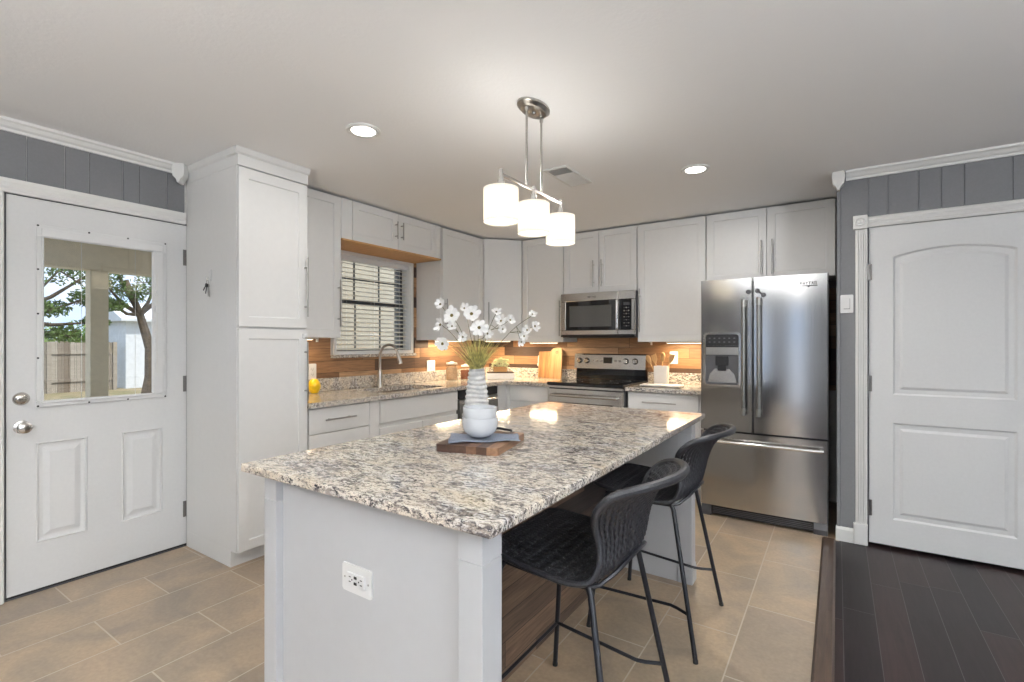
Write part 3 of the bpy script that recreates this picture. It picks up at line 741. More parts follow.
# diagonal corner cabinet
ang = math.atan2(4.43 - 4.135, 0.62 - 0.35); dl = math.hypot(0.27, 0.295)
cc = thing('wall_cabinet', 'angled corner cabinet where the two walls meet', 'cabinet', (0.35, 4.135, UB - 0.01), ang)
bm = new()
inv = Matrix.Rotation(-ang, 2)
def loc2(x, y):
    v = inv @ Vector((x - 0.35, y - 4.135)); return (v.x, v.y)
poly = [loc2(0.364, 4.124), loc2(0.630, 4.420), loc2(0.630, 4.742), loc2(0.016, 4.742), loc2(0.016, 4.126)]
prism(bm, [(p[0], p[1] + 0.0) for p in poly], 0.0, 1.067, 'Z'); bmesh.ops.translate(bm, vec=(0, 0.022, 0), verts=[v for v in bm.verts if v.co.y < 0.05 and 0.01 < v.co.x < 0.39])
obj('carcass', bm, 'cabinet', cc)
o = shaker('door', cc, 0.012, dl - 0.008, 0.002, 1.063); hb = new(); pull(hb, 0.045, 0.07, 0.33); obj('handle', hb, 'nickel', o, True)
bm = new(); box(bm, -0.008, 0.008, 0.004, 0.02, 0, 1.065); obj('filler_panel', bm, 'cabinet', cc)

BY = 4.43
cabinet('upper cabinet between the angled corner cabinet and the microwave', (0.636, BY, 1.30), 0, 0.497, 1.085, 0.316,
    [('door', 0.004, 0.493, 0.002, 1.083, (0.466, 0.060, 0.36))])
cabinet('two door cabinet directly above the microwave', (1.136, BY, 1.782), 0, 0.762, 0.603, 0.316,
    [('door', 0.004, 0.379, 0.002, 0.601, (0.334, 0.052, 0.26)), ('door', 0.383, 0.758, 0.002, 0.601, (0.420, 0.052, 0.26))])
cabinet('upper cabinet between the microwave and the fridge', (1.902, BY, 1.30), 0, 0.603, 1.085, 0.316,
    [('door', 0.004, 0.599, 0.002, 1.083, (0.030, 0.090, 0.40))])
cabinet('two door cabinet above the fridge', (2.509, BY, 1.80), 0, 0.930, 0.585, 0.316,
    [('door', 0.004, 0.463, 0.002, 0.583, (0.428, 0.040, 0.28)), ('door', 0.467, 0.926, 0.002, 0.583, (0.505, 0.040, 0.28))])

# base cabinets
CT = 0.905; CU = 0.870
cabinet('white base cabinet with drawer beside the pantry', (0.62, 1.890, 0.0), R(90), 0.595, CU, 0.617,
    [('drawer_front', 0.012, 0.500, 0.695, 0.860, (0.115, 0.782, 0.245, False)), ('drawer_front', 0.012, 0.500, 0.40, 0.690, (0.115, 0.60, 0.245, False)), ('drawer_front', 0.012, 0.500, 0.105, 0.395, (0.115, 0.30, 0.245, False)), ('filler_panel', 0.504, 0.594, 0.10, 0.868, None)], toe=0.10, name='base_cabinet')
cabinet('white sink base cabinet under the faucet', (0.62, 2.487, 0.0), R(90), 0.90, 0.66, 0.617,
    [('door', 0.004, 0.448, 0.105, 0.655, (0.41, 0.45, 0.15)), ('door', 0.452, 0.896, 0.105, 0.655, (0.49, 0.45, 0.15))], toe=0.10, name='base_cabinet')
sb = [o for o in bpy.data.objects if o.get('label', '') == 'white sink base cabinet under the faucet'][0]
shaker('drawer_front', sb, 0.006, 0.894, 0.690, 0.862, flat=True)
bm = new(); box(bm, 0.0, 0.9, 0.020, 0.032, 0.66, CU - 0.001); obj('front_rail', bm, 'cabinet', sb)
for x0, x1 in ((0.0, 0.012), (0.888, 0.9)):
    bm = new(); box(bm, x0, x1, 0.032, 0.61, 0.66, CU - 0.001); obj('side_panel', bm, 'cabinet', sb)
# dishwasher
dw = thing('dishwasher', 'stainless dishwasher near the corner, behind the vase', 'dishwasher', (0.625, 3.393, 0.0), R(90))
bm = new(); box(bm, 0.004, 0.600, 0.03, 0.60, 0.10, CU - 0.004); box(bm, 0.004, 0.6, 0.09, 0.6, 0, 0.10); obj('tub', bm, 'dark_grey', dw)
bm = new(); prism(bm, [(0.03, 0.115), (0.0, 0.118), (-0.006, 0.3), (-0.008, 0.5), (-0.006, 0.7), (0.0, 0.775), (0.03, 0.78)], 0.006, 0.598, 'X'); obj('front_panel', bm, 'steel_dark', dw)
bm = new(); box(bm, 0.006, 0.598, 0.0, 0.03, 0.785, 0.862, 0.004); obj('control_panel', bm, 'black', dw)
bm = new(); tube(bm, [(0.05, 0.0, 0.745), (0.06, -0.035, 0.75), (0.30, -0.046, 0.75), (0.54, -0.035, 0.75), (0.55, 0.0, 0.745)], 0.011, 10); obj('handle', bm, 'steel_h', dw, True)
cabinet('white corner base cabinet left of the range', (0.632, 4.135, 0.0), 0, 0.500, CU, 0.61,
    [('filler_panel', 0.0, 0.040, 0.10, 0.868, None), ('drawer_front', 0.046, 0.494, 0.712, 0.862, None), ('door', 0.046, 0.494, 0.105, 0.706, (0.45, 0.5, 0.15))], toe=0.10, name='base_cabinet')
bm = new(); box(bm, 0.02, 0.60, 4.0, 4.7, 0.0, CU - 0.002); box(bm, 0.600, 0.631, 3.998, 4.135, 0.0, CU - 0.002)
tag(obj('base_cabinet', bm, 'cabinet'), 'plain white corner filler cabinet between dishwasher and range cabinet', 'cabinet')
cabinet('white base cabinet with drawer between range and fridge', (1.912, 4.135, 0.0), 0, 0.612, CU, 0.61,
    [('drawer_front', 0.012, 0.602, 0.712, 0.862, (0.145, 0.785, 0.285, False)), ('door', 0.012, 0.602, 0.105, 0.706, (0.05, 0.5, 0.15))], toe=0.10, name='base_cabinet')
bm = new(); box(bm, 2.528, 2.548, 4.14, 4.74, 0, 0.88)
tag(obj('side_panel', bm, 'cabinet'), 'white end panel between the base cabinet and the fridge', 'panel')

# counters (granite), one run round the corner with a sink cut-out, one short run by the fridge
SX0, SX1, SY0, SY1 = 0.155, 0.545, 2.62, 3.29
bm = new()
def slab(bm, x0, x1, y0, y1): box(bm, x0, x1, y0, y1, CU + 0.0005, CT)
for a in ((0.014, 0.65, 1.893, SY0), (0.014, SX0, SY0, SY1), (SX1, 0.65, SY0, SY1), (0.014, 0.65, SY1, 4.105), (0.014, 1.134, 4.105, 4.745)): slab(bm, *a)
prism(bm, [(0.65, 4.03), (0.665, 4.075), (0.69, 4.098), (0.74, 4.105), (0.65, 4.105)], CU + 0.0005, CT, 'Z')
ct = thing('countertop', 'L-shaped speckled granite worktop with the sink in it', 'countertop', (0, 0, 0))
obj('slab', bm, 'granite', ct)
bm = new(); box(bm, 0.014, 0.034, 1.893, 4.745, CT + 0.0005, 1.008, 0.002); box(bm, 0.034, 1.134, 4.725, 4.745, CT + 0.0005, 1.008, 0.002)
obj('upstand', bm, 'granite', ct)
ct2 = thing('countertop', 'short granite worktop between the range and the fridge', 'countertop', (0, 0, 0))
bm = new(); box(bm, 1.907, 2.548, 4.105, 4.745, CU + 0.0005, CT, 0.003); obj('slab', bm, 'granite', ct2)
bm = new(); box(bm, 1.907, 2.548, 4.725, 4.745, CT + 0.0005, 1.008, 0.002); obj('upstand', bm, 'granite', ct2)
# sink bowl
bm = new()
def ring(x0, x1, y0, y1, z, r=0.05):
    return [bm.verts.new(((x0 + x1) / 2 + p[0], (y0 + y1) / 2 + p[1], z)) for p in rounded_rect(x1 - x0, y1 - y0, r)]
lps = [ring(SX0 - 0.012, SX1 + 0.012, SY0 - 0.012, SY1 + 0.012, CU - 0.001), ring(SX0 - 0.002, SX1 + 0.002, SY0 - 0.002, SY1 + 0.002, CU - 0.001), ring(SX0 + 0.006, SX1 - 0.006, SY0 + 0.006, SY1 - 0.006, CU - 0.17), ring(SX0 + 0.03, SX1 - 0.03, SY0 + 0.03, SY1 - 0.03, CU - 0.19)]
for a, b in zip(lps, lps[1:]):
    for i in range(len(a)): bm.faces.new((a[i], a[(i + 1) % len(a)], b[(i + 1) % len(a)], b[i]))
bm.faces.new(lps[-1])
sk = obj('sink', bm, 'steel_h', None, True); tag(sk, 'undermounted steel sink set into the granite below the window', 'sink')
sk.modifiers.new('thick', 'SOLIDIFY').thickness = 0.0015
# faucet
fc = thing('faucet', 'brushed steel gooseneck faucet behind the sink', 'faucet', (0.100, 2.945, CT), R(12))
bm = new(); lathe(bm, [(0.0, 0.0), (0.030, 0.0), (0.030, 0.006), (0.026, 0.014), (0.024, 0.05), (0.022, 0.11), (0.017, 0.15), (0.0, 0.15)], 24); obj('base', bm, 'nickel', fc, True)
bm = new()
pts = [(0, 0, 0.14), (0, 0, 0.26)]
for i in range(1, 13): a = PI * i / 12 * 0.93; pts.append((0.095 - 0.095 * math.cos(a), 0, 0.265 + 0.105 * math.sin(a)))
tube(bm, pts, 0.0115, 14); obj('gooseneck', bm, 'nickel', fc, True)
e = Vector(pts[-1]); dv = (Vector(pts[-1]) - Vector(pts[-2])).normalized()
bm = new(); tube(bm, [e, e + dv * 0.02, e + dv * 0.06, e + dv * 0.085], [0.0135, 0.016, 0.019, 0.0185], 16); obj('spray_head', bm, 'nickel', fc, True)
bm = new(); tube(bm, [(0, 0.015, 0.065), (0, 0.045, 0.067)], 0.012, 12); tube(bm, [(0, 0.040, 0.067), (0.01, 0.075, 0.075), (0.015, 0.115, 0.085)], [0.009, 0.006, 0.006], 10); obj('lever', bm, 'nickel', fc, True)

# ------------------------------------------------------------------ lettering (five by seven strokes, built as thin raised bars)
GL = {'M': [(0, 0, 0, 1), (0, 1, .5, .4), (.5, .4, 1, 1), (1, 1, 1, 0)], 'A': [(0, 0, .5, 1), (.5, 1, 1, 0), (.2, .4, .8, .4)], 'Y': [(0, 1, .5, .5), (1, 1, .5, .5), (.5, .5, .5, 0)],
      'T': [(0, 1, 1, 1), (.5, 1, .5, 0)], 'G': [(1, .85, .7, 1), (.7, 1, .2, 1), (.2, 1, 0, .8), (0, .8, 0, .2), (0, .2, .2, 0), (.2, 0, 1, 0), (1, 0, 1, .5), (1, .5, .6, .5)]}
def letters(bm, text, x, z, h, y=-0.001, wch=0.75, th=0.14):
    for c in text:
        for (a, b, c2, d) in GL[c]:
            p = Vector((x + a * h * wch, y, z + b * h)); q = Vector((x + c2 * h * wch, y, z + d * h)); dr = (q - p).normalized(); n = Vector((-dr.z, 0, dr.x)) * h * th / 2
            p -= dr * h * th / 2; q += dr * h * th / 2
            f = [bm.verts.new(v) for v in (p - n, q - n, q + n, p + n)]; g = [bm.verts.new(v.co + Vector((0, 0.001, 0))) for v in f]
            bm.faces.new(f)
            for i in range(4): bm.faces.new((f[i], f[(i + 1) % 4], g[(i + 1) % 4], g[i]))
        x += h * (wch + 0.3)

# ------------------------------------------------------------------ microwave
mw = thing('microwave', 'stainless microwave mounted above the range', 'microwave', (1.139, 4.36, 1.348), 0)
MWW, MWH = 0.762, 0.430
bm = new(); box(bm, 0, MWW, 0.03, 0.385, 0, MWH, 0.003); obj('case', bm, 'dark_grey', mw)
bm = new()   # door with curved steel face: top and bottom bands, side band
frame(bm, 0.0, 0.60, 0.02, MWH, 0.055, 0.575, 0.065, 0.350, 0.0, 0.03, 0.004)
dr = obj('door', bm, 'steel_h', mw)
bm = new(); box(bm, 0.055, 0.575, 0.006, 0.028, 0.065, 0.350); obj('door_glass', bm, 'black_glass', dr)
bm = new(); box(bm, 0.095, 0.535, 0.004, 0.007, 0.100, 0.305, 0.001); obj('viewing_window', bm, 'mw_window', dr)
bm = new(); tube(bm, [(0.600, 0.0, 0.075), (0.600, -0.028, 0.085), (0.600, -0.030, 0.21), (0.600, -0.028, 0.335), (0.600, 0.0, 0.345)], 0.011, 10); obj('handle', bm, 'steel_h', mw, True)
bm = new(); frame(bm, 0.602, MWW, 0.02, MWH, 0.612, 0.730, 0.065, 0.350, 0.0, 0.03, 0.004); cp = obj('control_surround', bm, 'steel_h', mw)
bm = new(); box(bm, 0.612, 0.730, 0.004, 0.028, 0.065, 0.350); cp = obj('control_panel', bm, 'black_glass', mw)
bm = new(); box(bm, 0.655, 0.712, 0.0025, 0.0045, 0.295, 0.322); obj('display', bm, 'dark_grey', cp)
for r_ in range(7):
    for c_ in range(3):
        bm = new(); zz = 0.265 - r_ * 0.028; xx = 0.655 + c_ * 0.021; box(bm, xx, xx + 0.013, 0.0025, 0.0045, zz, zz + (0.012 if r_ < 3 else 0.008), 0.0005)
        obj('button', bm, 'nickel' if (r_ + c_) % 2 else 'dark_grey', cp)
bm = new(); letters(bm, 'MAYTAG', 0.295, 0.380, 0.014); obj('brand_badge', bm, 'black', mw)
bm = new(); box(bm, 0.02, MWW - 0.02, 0.01, 0.36, -0.006, 0.0); box(bm, 0.0, MWW, 0.0, 0.03, 0.002, 0.019, 0.003); obj('vent_grille', bm, 'black', mw)

# ------------------------------------------------------------------ range
rg = thing('range', 'stainless electric range with black glass cooktop', 'range', (1.142, 4.10, 0.0), 0)
RW = 0.757
bm = new(); box(bm, 0.002, RW, 0.02, 0.62, 0.03, 0.893, 0.002); box(bm, 0.03, RW - 0.03, 0.06, 0.58, 0, 0.03); obj('body', bm, 'dark_grey', rg)
bm = new(); box(bm, -0.001, RW + 0.003, -0.025, 0.60, 0.893, 0.922, 0.006, 2); ck = obj('cooktop', bm, 'black_glass', rg)
for (bx, by, br) in ((0.19, 0.14, 0.10), (0.56, 0.14, 0.085), (0.19, 0.42, 0.08), (0.56, 0.42, 0.10)):
    bm = new(); lathe(bm, [(br - 0.004, 0.9222), (br - 0.004, 0.9228), (br, 0.9228), (br, 0.9222)], 40, (bx, by, 0)); obj('burner_ring', bm, 'dark_grey', ck)
bm = new(); prism(bm, [(0.60, 0.923), (0.600, 1.02), (0.625, 1.03), (0.645, 1.03), (0.645, 0.923)], 0.01, RW - 0.008, 'X'); obj('backguard_base', bm, 'black_glass', rg)
bm = new()
prism(bm, [(0.562, 1.028), (0.578, 1.168), (0.592, 1.180), (0.645, 1.180), (0.645, 1.028)], -0.002, RW + 0.002, 'X'); bp = obj('control_panel', bm, 'steel_h', rg)
bm = new(); box(bm, 0.325, 0.415, 0.562, 0.575, 1.085, 1.145, 0.001); obj('clock_display', bm, 'black_glass', bp)
for x in (0.058, 0.140, 0.560, 0.655):
    bm = new(); lathe(bm, [(0.030, 0.006), (0.030, -0.002), (0.0, -0.002)], 24, (x, 0.569, 1.108), 'Y'); kb = obj('knob_bezel', bm, 'black', bp)
    bm = new(); lathe(bm, [(0.024, 0.0), (0.022, -0.022), (0.018, -0.027), (0, -0.027)], 24, (x, 0.569, 1.108), 'Y'); box(bm, x - 0.003, x + 0.003, 0.538, 0.543, 1.108, 1.13, 0.001); obj('knob', bm, 'white_plastic' if x < 0 else 'chrome', bp, True)
for x in (0.20, 0.245, 0.29, 0.44, 0.485):
    bm = new(); box(bm, x, x + 0.026, 0.566, 0.573, 1.10, 1.118, 0.001); obj('button', bm, 'nickel', bp)
bm = new(); frame(bm, 0.004, RW - 0.004, 0.225, 0.862, 0.10, RW - 0.10, 0.36, 0.735, -0.015, 0.02, 0.004); od = obj('oven_door', bm, 'steel_h', rg)
bm = new(); box(bm, 0.10, RW - 0.10, -0.010, 0.018, 0.36, 0.735); obj('oven_window', bm, 'oven_glass', od)
bm = new(); tube(bm, [(0.05, -0.015, 0.80), (0.055, -0.055, 0.803), (0.38, -0.062, 0.803), (RW - 0.055, -0.055, 0.803), (RW - 0.05, -0.015, 0.80)], 0.013, 12); obj('handle', bm, 'steel_h', od, True)
bm = new(); box(bm, 0.004, RW - 0.004, -0.012, 0.02, 0.868, 0.891, 0.002); obj('front_rail', bm, 'steel_h', rg)
bm = new(); box(bm, 0.004, RW - 0.004, -0.012, 0.02, 0.04, 0.218, 0.004); obj('storage_drawer', bm, 'steel_h', rg)

# ------------------------------------------------------------------ refrigerator
FX0, FX1, FS = 2.590, 3.400, 2.9465
fr = thing('refrigerator', 'tall stainless french door refrigerator in the alcove', 'refrigerator', (0, 0, 0))
bm = new(); box(bm, FX0 + 0.004, FX1 - 0.004, 3.945, 4.68, 0.045, 1.745, 0.003); obj('cabinet_body', bm, 'side_grey', fr)
def bowed(bm, x0, x1, z0, z1, yb=3.94, yf=3.872, bow=0.012, c0=FX0, c1=FX1, n=14, bev=0.006):
    """door whose face bows outwards across the full fridge width"""
    xs = [x0] + [x0 + bev] + [x0 + bev + (x1 - x0 - 2 * bev) * i / n for i in range(1, n)] + [x1 - bev] + [x1]
    pts = []
    for i, x in enumerate(xs):
        s = (x - c0) / (c1 - c0) * 2 - 1
        y = yf - bow * (1 - s * s) + (bev if i in (0, len(xs) - 1) else 0)
        pts.append((x, y))
    prism(bm, pts + [(x1, yb), (x0, yb)], z0, z1, 'Z')
bm = new()
bowed(bm, FX0, FS - 0.003, 0.648, 1.757); ld = obj('left_door', bm, 'steel', fr, True, 25)
bm = new(); bowed(bm, FS + 0.003, FX1, 0.648, 1.757); rd = obj('right_door', bm, 'steel', fr, True, 25)
bm = new(); bowed(bm, FX0, FX1, 0.085, 0.636); fz = obj('freezer_drawer', bm, 'steel', fr, True, 25)
bm = new(); box(bm, FX0 + 0.05, FX1 - 0.06, 3.895, 3.94, 0.012, 0.080, 0.003); kg = obj('toe_grille', bm, 'black', fr)
bm = new()
for i in range(4): box(bm, FX0 + 0.08, FX1 - 0.09, 3.890, 3.896, 0.022 + i * 0.012, 0.027 + i * 0.012)
obj('grille_slats', bm, 'dark_grey', kg)
for x0, x1 in ((FX0 + 0.002, FX0 + 0.07), (FX1 - 0.085, FX1 - 0.004)):
    bm = new(); prism(bm, [(3.95, 0.0), (3.885, 0.0), (3.880, 0.035), (3.895, 0.075), (3.95, 0.08)], x0, x1, 'X'); obj('foot_cover', bm, 'dark_grey', fr)
for x, z0, z1, par in ((2.893, 0.775, 1.598, ld), (2.990, 0.775, 1.608, rd)):
    bm = new(); tube(bm, [(x, 3.805, z0), (x, 3.805, z1)], 0.0135, 14)
    for q in (z0 + 0.03, z1 - 0.03): tube(bm, [(x, 3.805, q), (x, 3.875, q)], 0.011, 10)
    h_ = obj('handle', bm, 'steel_dark', par, True)
    for q in (z0, z1 - 0.05):
        bm = new(); tube(bm, [(x, 3.805, q - 0.002), (x, 3.805, q + 0.052)], 0.0155, 14); obj('handle_ferrule', bm, 'nickel', h_, True)
bm = new(); tube(bm, [(2.70, 3.812, 0.572), (3.05, 3.806, 0.572), (3.375, 3.812, 0.572)], 0.0115, 12)
for q in (2.715, 3.36): tube(bm, [(q, 3.812, 0.572), (q, 3.878, 0.572)], 0.009, 10)
obj('handle', bm, 'chrome', fz, True)
# ice and water dispenser in the left door
yd = 3.858
bm = new()
ro = rounded_rect(0.262, 0.400, 0.028); ri = rounded_rect(0.226, 0.366, 0.018); cx, cz = 2.742, 1.170
a = [bm.verts.new((cx + p[0], yd + 0.004, cz + p[1])) for p in ro]; a2 = [bm.verts.new((cx + p[0] * 0.985, yd - 0.008, cz + p[1] * 0.99)) for p in ro]; b = [bm.verts.new((cx + p[0], yd - 0.008, cz + p[1])) for p in ri]; b2 = [bm.verts.new((cx + p[0], yd + 0.004, cz + p[1])) for p in ri]
for l0, l1 in ((a, a2), (a2, b), (b, b2)):
    for i in range(len(a)): bm.faces.new((l0[i], l0[(i + 1) % len(a)], l1[(i + 1) % len(a)], l1[i]))
ds = obj('dispenser_frame', bm, 'white_wall', ld, True)
ds.data.materials[0] = M['chrome']
bm = new(); box(bm, cx - 0.112, cx + 0.112, yd - 0.003, yd + 0.004, 1.272, 1.352, 0.001); box(bm, cx - 0.112, cx + 0.112, yd - 0.004, yd + 0.004, 1.202, 1.271, 0.001); obj('dispenser_panel', bm, 'black', ld)
bm = new(); box(bm, cx - 0.111, cx + 0.111, yd - 0.0055, yd - 0.003, 1.203, 1.258, 0.001); obj('dispenser_buttons', bm, 'nickel', ld)
bm = new()
for i in range(6):
    for j in range(2): box(bm, cx - 0.092 + i * 0.034, cx - 0.080 + i * 0.034, yd - 0.0045, yd - 0.0028, 1.293 + j * 0.028, 1.301 + j * 0.028)
obj('dispenser_icons', bm, 'side_grey', ld)
bm = new()   # dark recess: bowl with paddle, modelled in front of the door skin as a shallow niche
box(bm, cx - 0.112, cx + 0.112, yd - 0.001, yd + 0.003, 0.988, 1.201)
nb = obj('dispenser_niche', bm, 'dark_grey', ld)
bm = new(); prism(bm, [(cx - 0.10, 0.99), (cx + 0.10, 0.99), (cx + 0.085, 1.06), (cx + 0.05, 1.10), (cx - 0.05, 1.10), (cx - 0.085, 1.06)], yd - 0.004, yd - 0.001, 'Y'); obj('niche_back', bm, 'steel_h', nb)
bm = new(); box(bm, cx - 0.045, cx + 0.045, yd - 0.012, yd - 0.001, 1.125, 1.196, 0.004); box(bm, cx - 0.03, cx + 0.03, yd - 0.010, yd - 0.003, 1.085, 1.125, 0.003); obj('dispenser_paddle', bm, 'black', nb)
bm = new(); box(bm, cx - 0.108, cx + 0.108, yd - 0.014, yd, 0.986, 1.002, 0.002); obj('drip_tray', bm, 'dark_grey', nb)
bm = new(); letters(bm, 'MAYTAG', 3.238, 1.686, 0.018, 3.862, 0.62, 0.2); box(bm, 3.236, 3.338, 3.8615, 3.8625, 1.675, 1.680); prism(bm, [(3.277, 1.676), (3.297, 1.676), (3.287, 1.667)], 3.8615, 3.8625, 'Y'); 
for v in bm.verts:
    s_b = (v.co.x - FX0) / (FX1 - FX0) * 2 - 1; v.co.y += 3.872 - 0.012 * (1 - s_b * s_b) - 0.0012 - 3.862
obj('brand_badge', bm, 'black', rd)
# strap lock on the two doors
sl = thing('fridge_lock', 'grey round pads and strap lock at the top of the fridge doors', 'lock', (2.945, 3.855, 1.655))
for (x, z) in ((-0.026, 0.0), (0.032, 0.004), (0.070, -0.026)):
    bm = new(); lathe(bm, [(0.0, -0.012), (0.011, -0.012), (0.016, -0.008), (0.0165, 0.006)], 20, (x, 0, z), 'Y'); obj('adhesive_pad', bm, 'dark_grey', sl, True)
bm = new(); tube(bm, [(0.032, -0.010, 0.004), (0.070, -0.010, -0.026)], 0.007, 8); obj('strap', bm, 'dark_grey', sl)

# ------------------------------------------------------------------ island
IX0, IX1, IY0, IY1 = 1.858, 2.848, 0.825, 2.810
IU = 0.879
isl = thing('kitchen_island', 'white kitchen island with plank back and end panels', 'island', (2.35, 1.8, 0))
def ib(*a):
    b_ = new(); box(b_, a[0] - 2.35, a[1] - 2.35, a[2] - 1.8, a[3] - 1.8, a[4], a[5], 0.0015); return b_
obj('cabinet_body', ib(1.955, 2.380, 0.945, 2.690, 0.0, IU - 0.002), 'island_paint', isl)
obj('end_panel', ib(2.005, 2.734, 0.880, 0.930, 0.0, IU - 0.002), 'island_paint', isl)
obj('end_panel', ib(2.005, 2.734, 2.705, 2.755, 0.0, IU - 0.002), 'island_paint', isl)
for (x0, x1) in ((1.940, 2.005), (2.734, 2.803)):
    for (y0, y1) in ((0.857, 0.932), (2.703, 2.780)):
        b_ = ib(x0, x1, y0, y1, 0.0, 0.800)
        box(b_, x0 - 2.35, x1 - 2.35, y0 - 1.8, y1 - 1.8, 0.801, IU - 0.002, 0.0015)
        box(b_, x0 - 2.356, x1 - 2.344, y0 - 1.806, y1 - 1.794, 0.0, 0.085, 0.004); box(b_, x0 - 2.354, x1 - 2.346, y0 - 1.804, y1 - 1.796, 0.085, 0.10, 0.004)
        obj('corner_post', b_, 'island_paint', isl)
obj('plank_cladding', ib(2.381, 2.396, 0.931, 2.704, 0.0, IU - 0.002), 'island_wood', isl)
bm = new(); box(bm, IX0, IX1, IY0, IY1, IU, CT, 0.004, 2)
tag(obj('countertop', bm, 'granite'), 'large speckled granite island top in the foreground', 'countertop')
# outlet helper: lies in local xz plane, faces -y
def outlet(label, loc, rz, w, h, kind, name='outlet', cat='outlet'):
    t = thing(name, label, cat, loc, rz)
    bm = new(); prism(bm, rounded_rect(w, h, 0.006), -0.005, 0.0, 'Y'); bmesh.ops.bevel(bm, geom=[e for e in bm.edges if all(v.co.y < -0.004 for v in e.verts)], offset=0.002, segments=2, affect='EDGES')
    obj('cover_plate', bm, 'white_plastic', t)
    if kind == 'gfci':
        bm = new(); box(bm, -0.036, 0.036, -0.009, -0.004, -0.017, 0.017, 0.001); f = obj('receptacle', bm, 'white_plastic', t)
        bm = new()
        for s in (-1, 1):
            for z in (-0.0065, 0.0065): box(bm, s * 0.023 - 0.004, s * 0.023 + 0.004, -0.0095, -0.0085, z - 0.0012, z + 0.0012)
            lathe(bm, [(0, -0.0095), (0.0024, -0.0095), (0.0024, -0.0085)], 8, (s * 0.014, 0, 0), 'Y')
        obj('slots', bm, 'black', f)
        bm = new(); box(bm, -0.006, 0.006, -0.0105, -0.0085, 0.004, 0.012, 0.001); box(bm, -0.006, 0.006, -0.0105, -0.0085, -0.012, -0.004, 0.001); obj('test_buttons', bm, 'black', f)
        bm = new()
        for s in (-1, 1): lathe(bm, [(0, -0.0062), (0.0028, -0.0062), (0.0028, -0.004)], 10, (s * 0.048, 0, 0), 'Y')
        obj('cover_screws', bm, 'nickel', t)
    elif kind == 'duplex':
        for z in (0.02, -0.02):
            bm = new(); prism(bm, rounded_rect(0.032, 0.028, 0.008), -0.008, -0.004, 'Y')
            for v in bm.verts: v.co.z += z
            f = obj('receptacle', bm, 'white_plastic', t)
            bm = new(); box(bm, -0.008, -0.006, -0.0085, -0.0075, z - 0.004, z + 0.005); box(bm, 0.006, 0.008, -0.0085, -0.0075, z - 0.004, z + 0.005); lathe(bm, [(0, -0.0085), (0.0022, -0.0085), (0.0022, -0.0075)], 8, (0, 0, z - 0.009), 'Y'); obj('slots', bm, 'black', f)
    else:
        bm = new(); box(bm, -0.017, 0.017, -0.008, -0.004, -0.034, 0.034, 0.001); f = obj('rocker', bm, 'white_plastic', t)
        bm = new(); box(bm, -0.017, 0.017, -0.0085, -0.0078, -0.0335, -0.031); box(bm, 0.0155, 0.0172, -0.0088, -0.004, -0.034, 0.034); obj('rocker_edge', bm, 'dark_grey', f)
    return t
outlet('white sideways outlet with test buttons on the island end panel', (2.362, 0.8795, 0.645), 0, 0.120, 0.076, 'gfci')
outlet('white light switch on grey wall between fridge and door', (3.500, 3.8595, 1.544), 0, 0.070, 0.118, 'switch', 'light_switch', 'switch')
outlet('white outlet on the wood backsplash right of the window', (0.0125, 3.685, 1.058), R(90), 0.115, 0.112, 'duplex')
outlet('white outlet on the wood backsplash right of the range', (2.150, 4.7475, 1.150), 0, 0.075, 0.118, 'duplex')
outlet('white outlet on the wood backsplash beside the pantry', (0.0125, 2.335, 1.065), R(90), 0.072, 0.125, 'duplex')

# ------------------------------------------------------------------ stools
def lerp_curve(P, t):
    """Catmull-Rom through list of tuples"""
    n = len(P) - 1; s = t * n; i = min(int(s), n - 1); f = s - i
    g = lambda k: P[max(0, min(n, k))]
    out = []
    for a, b, c, d in zip(g(i - 1), g(i), g(i + 1), g(i + 2)):
        out.append(0.5 * ((2 * b) + (-a + c) * f + (2 * a - 5 * b + 4 * c - d) * f * f + (-a + 3 * b - 3 * c + d) * f ** 3))
    return out
#      x      z      halfw  wrap(x fwd)  edge raise
SH = [(-0.245, 0.628, 0.160, 0.000, 0.000), (-0.222, 0.640, 0.210, 0.0, 0.000), (-0.13, 0.632, 0.232, 0.0, 0.000), (-0.02, 0.616, 0.236, 0.0, 0.004), (0.07, 0.604, 0.230, 0.0, 0.008),
      (0.135, 0.610, 0.216, 0.006, 0.014), (0.178, 0.650, 0.197, 0.026, 0.022), (0.198, 0.708, 0.190, 0.050, 0.018), (0.214, 0.772, 0.204, 0.072, 0.006), (0.240, 0.835, 0.222, 0.082, -0.004), (0.285, 0.888, 0.222, 0.080, -0.012), (0.325, 0.906, 0.185, 0.062, -0.010)]
def shell_pt(u, v):
    x, z, hw, wr, er = lerp_curve(SH, v)
    e = abs(u)
    yy = hw * (u if e < 1 else math.copysign(1, u))
    return Vector((x - wr * e ** 2.2, yy, z + er * e ** 2.5))
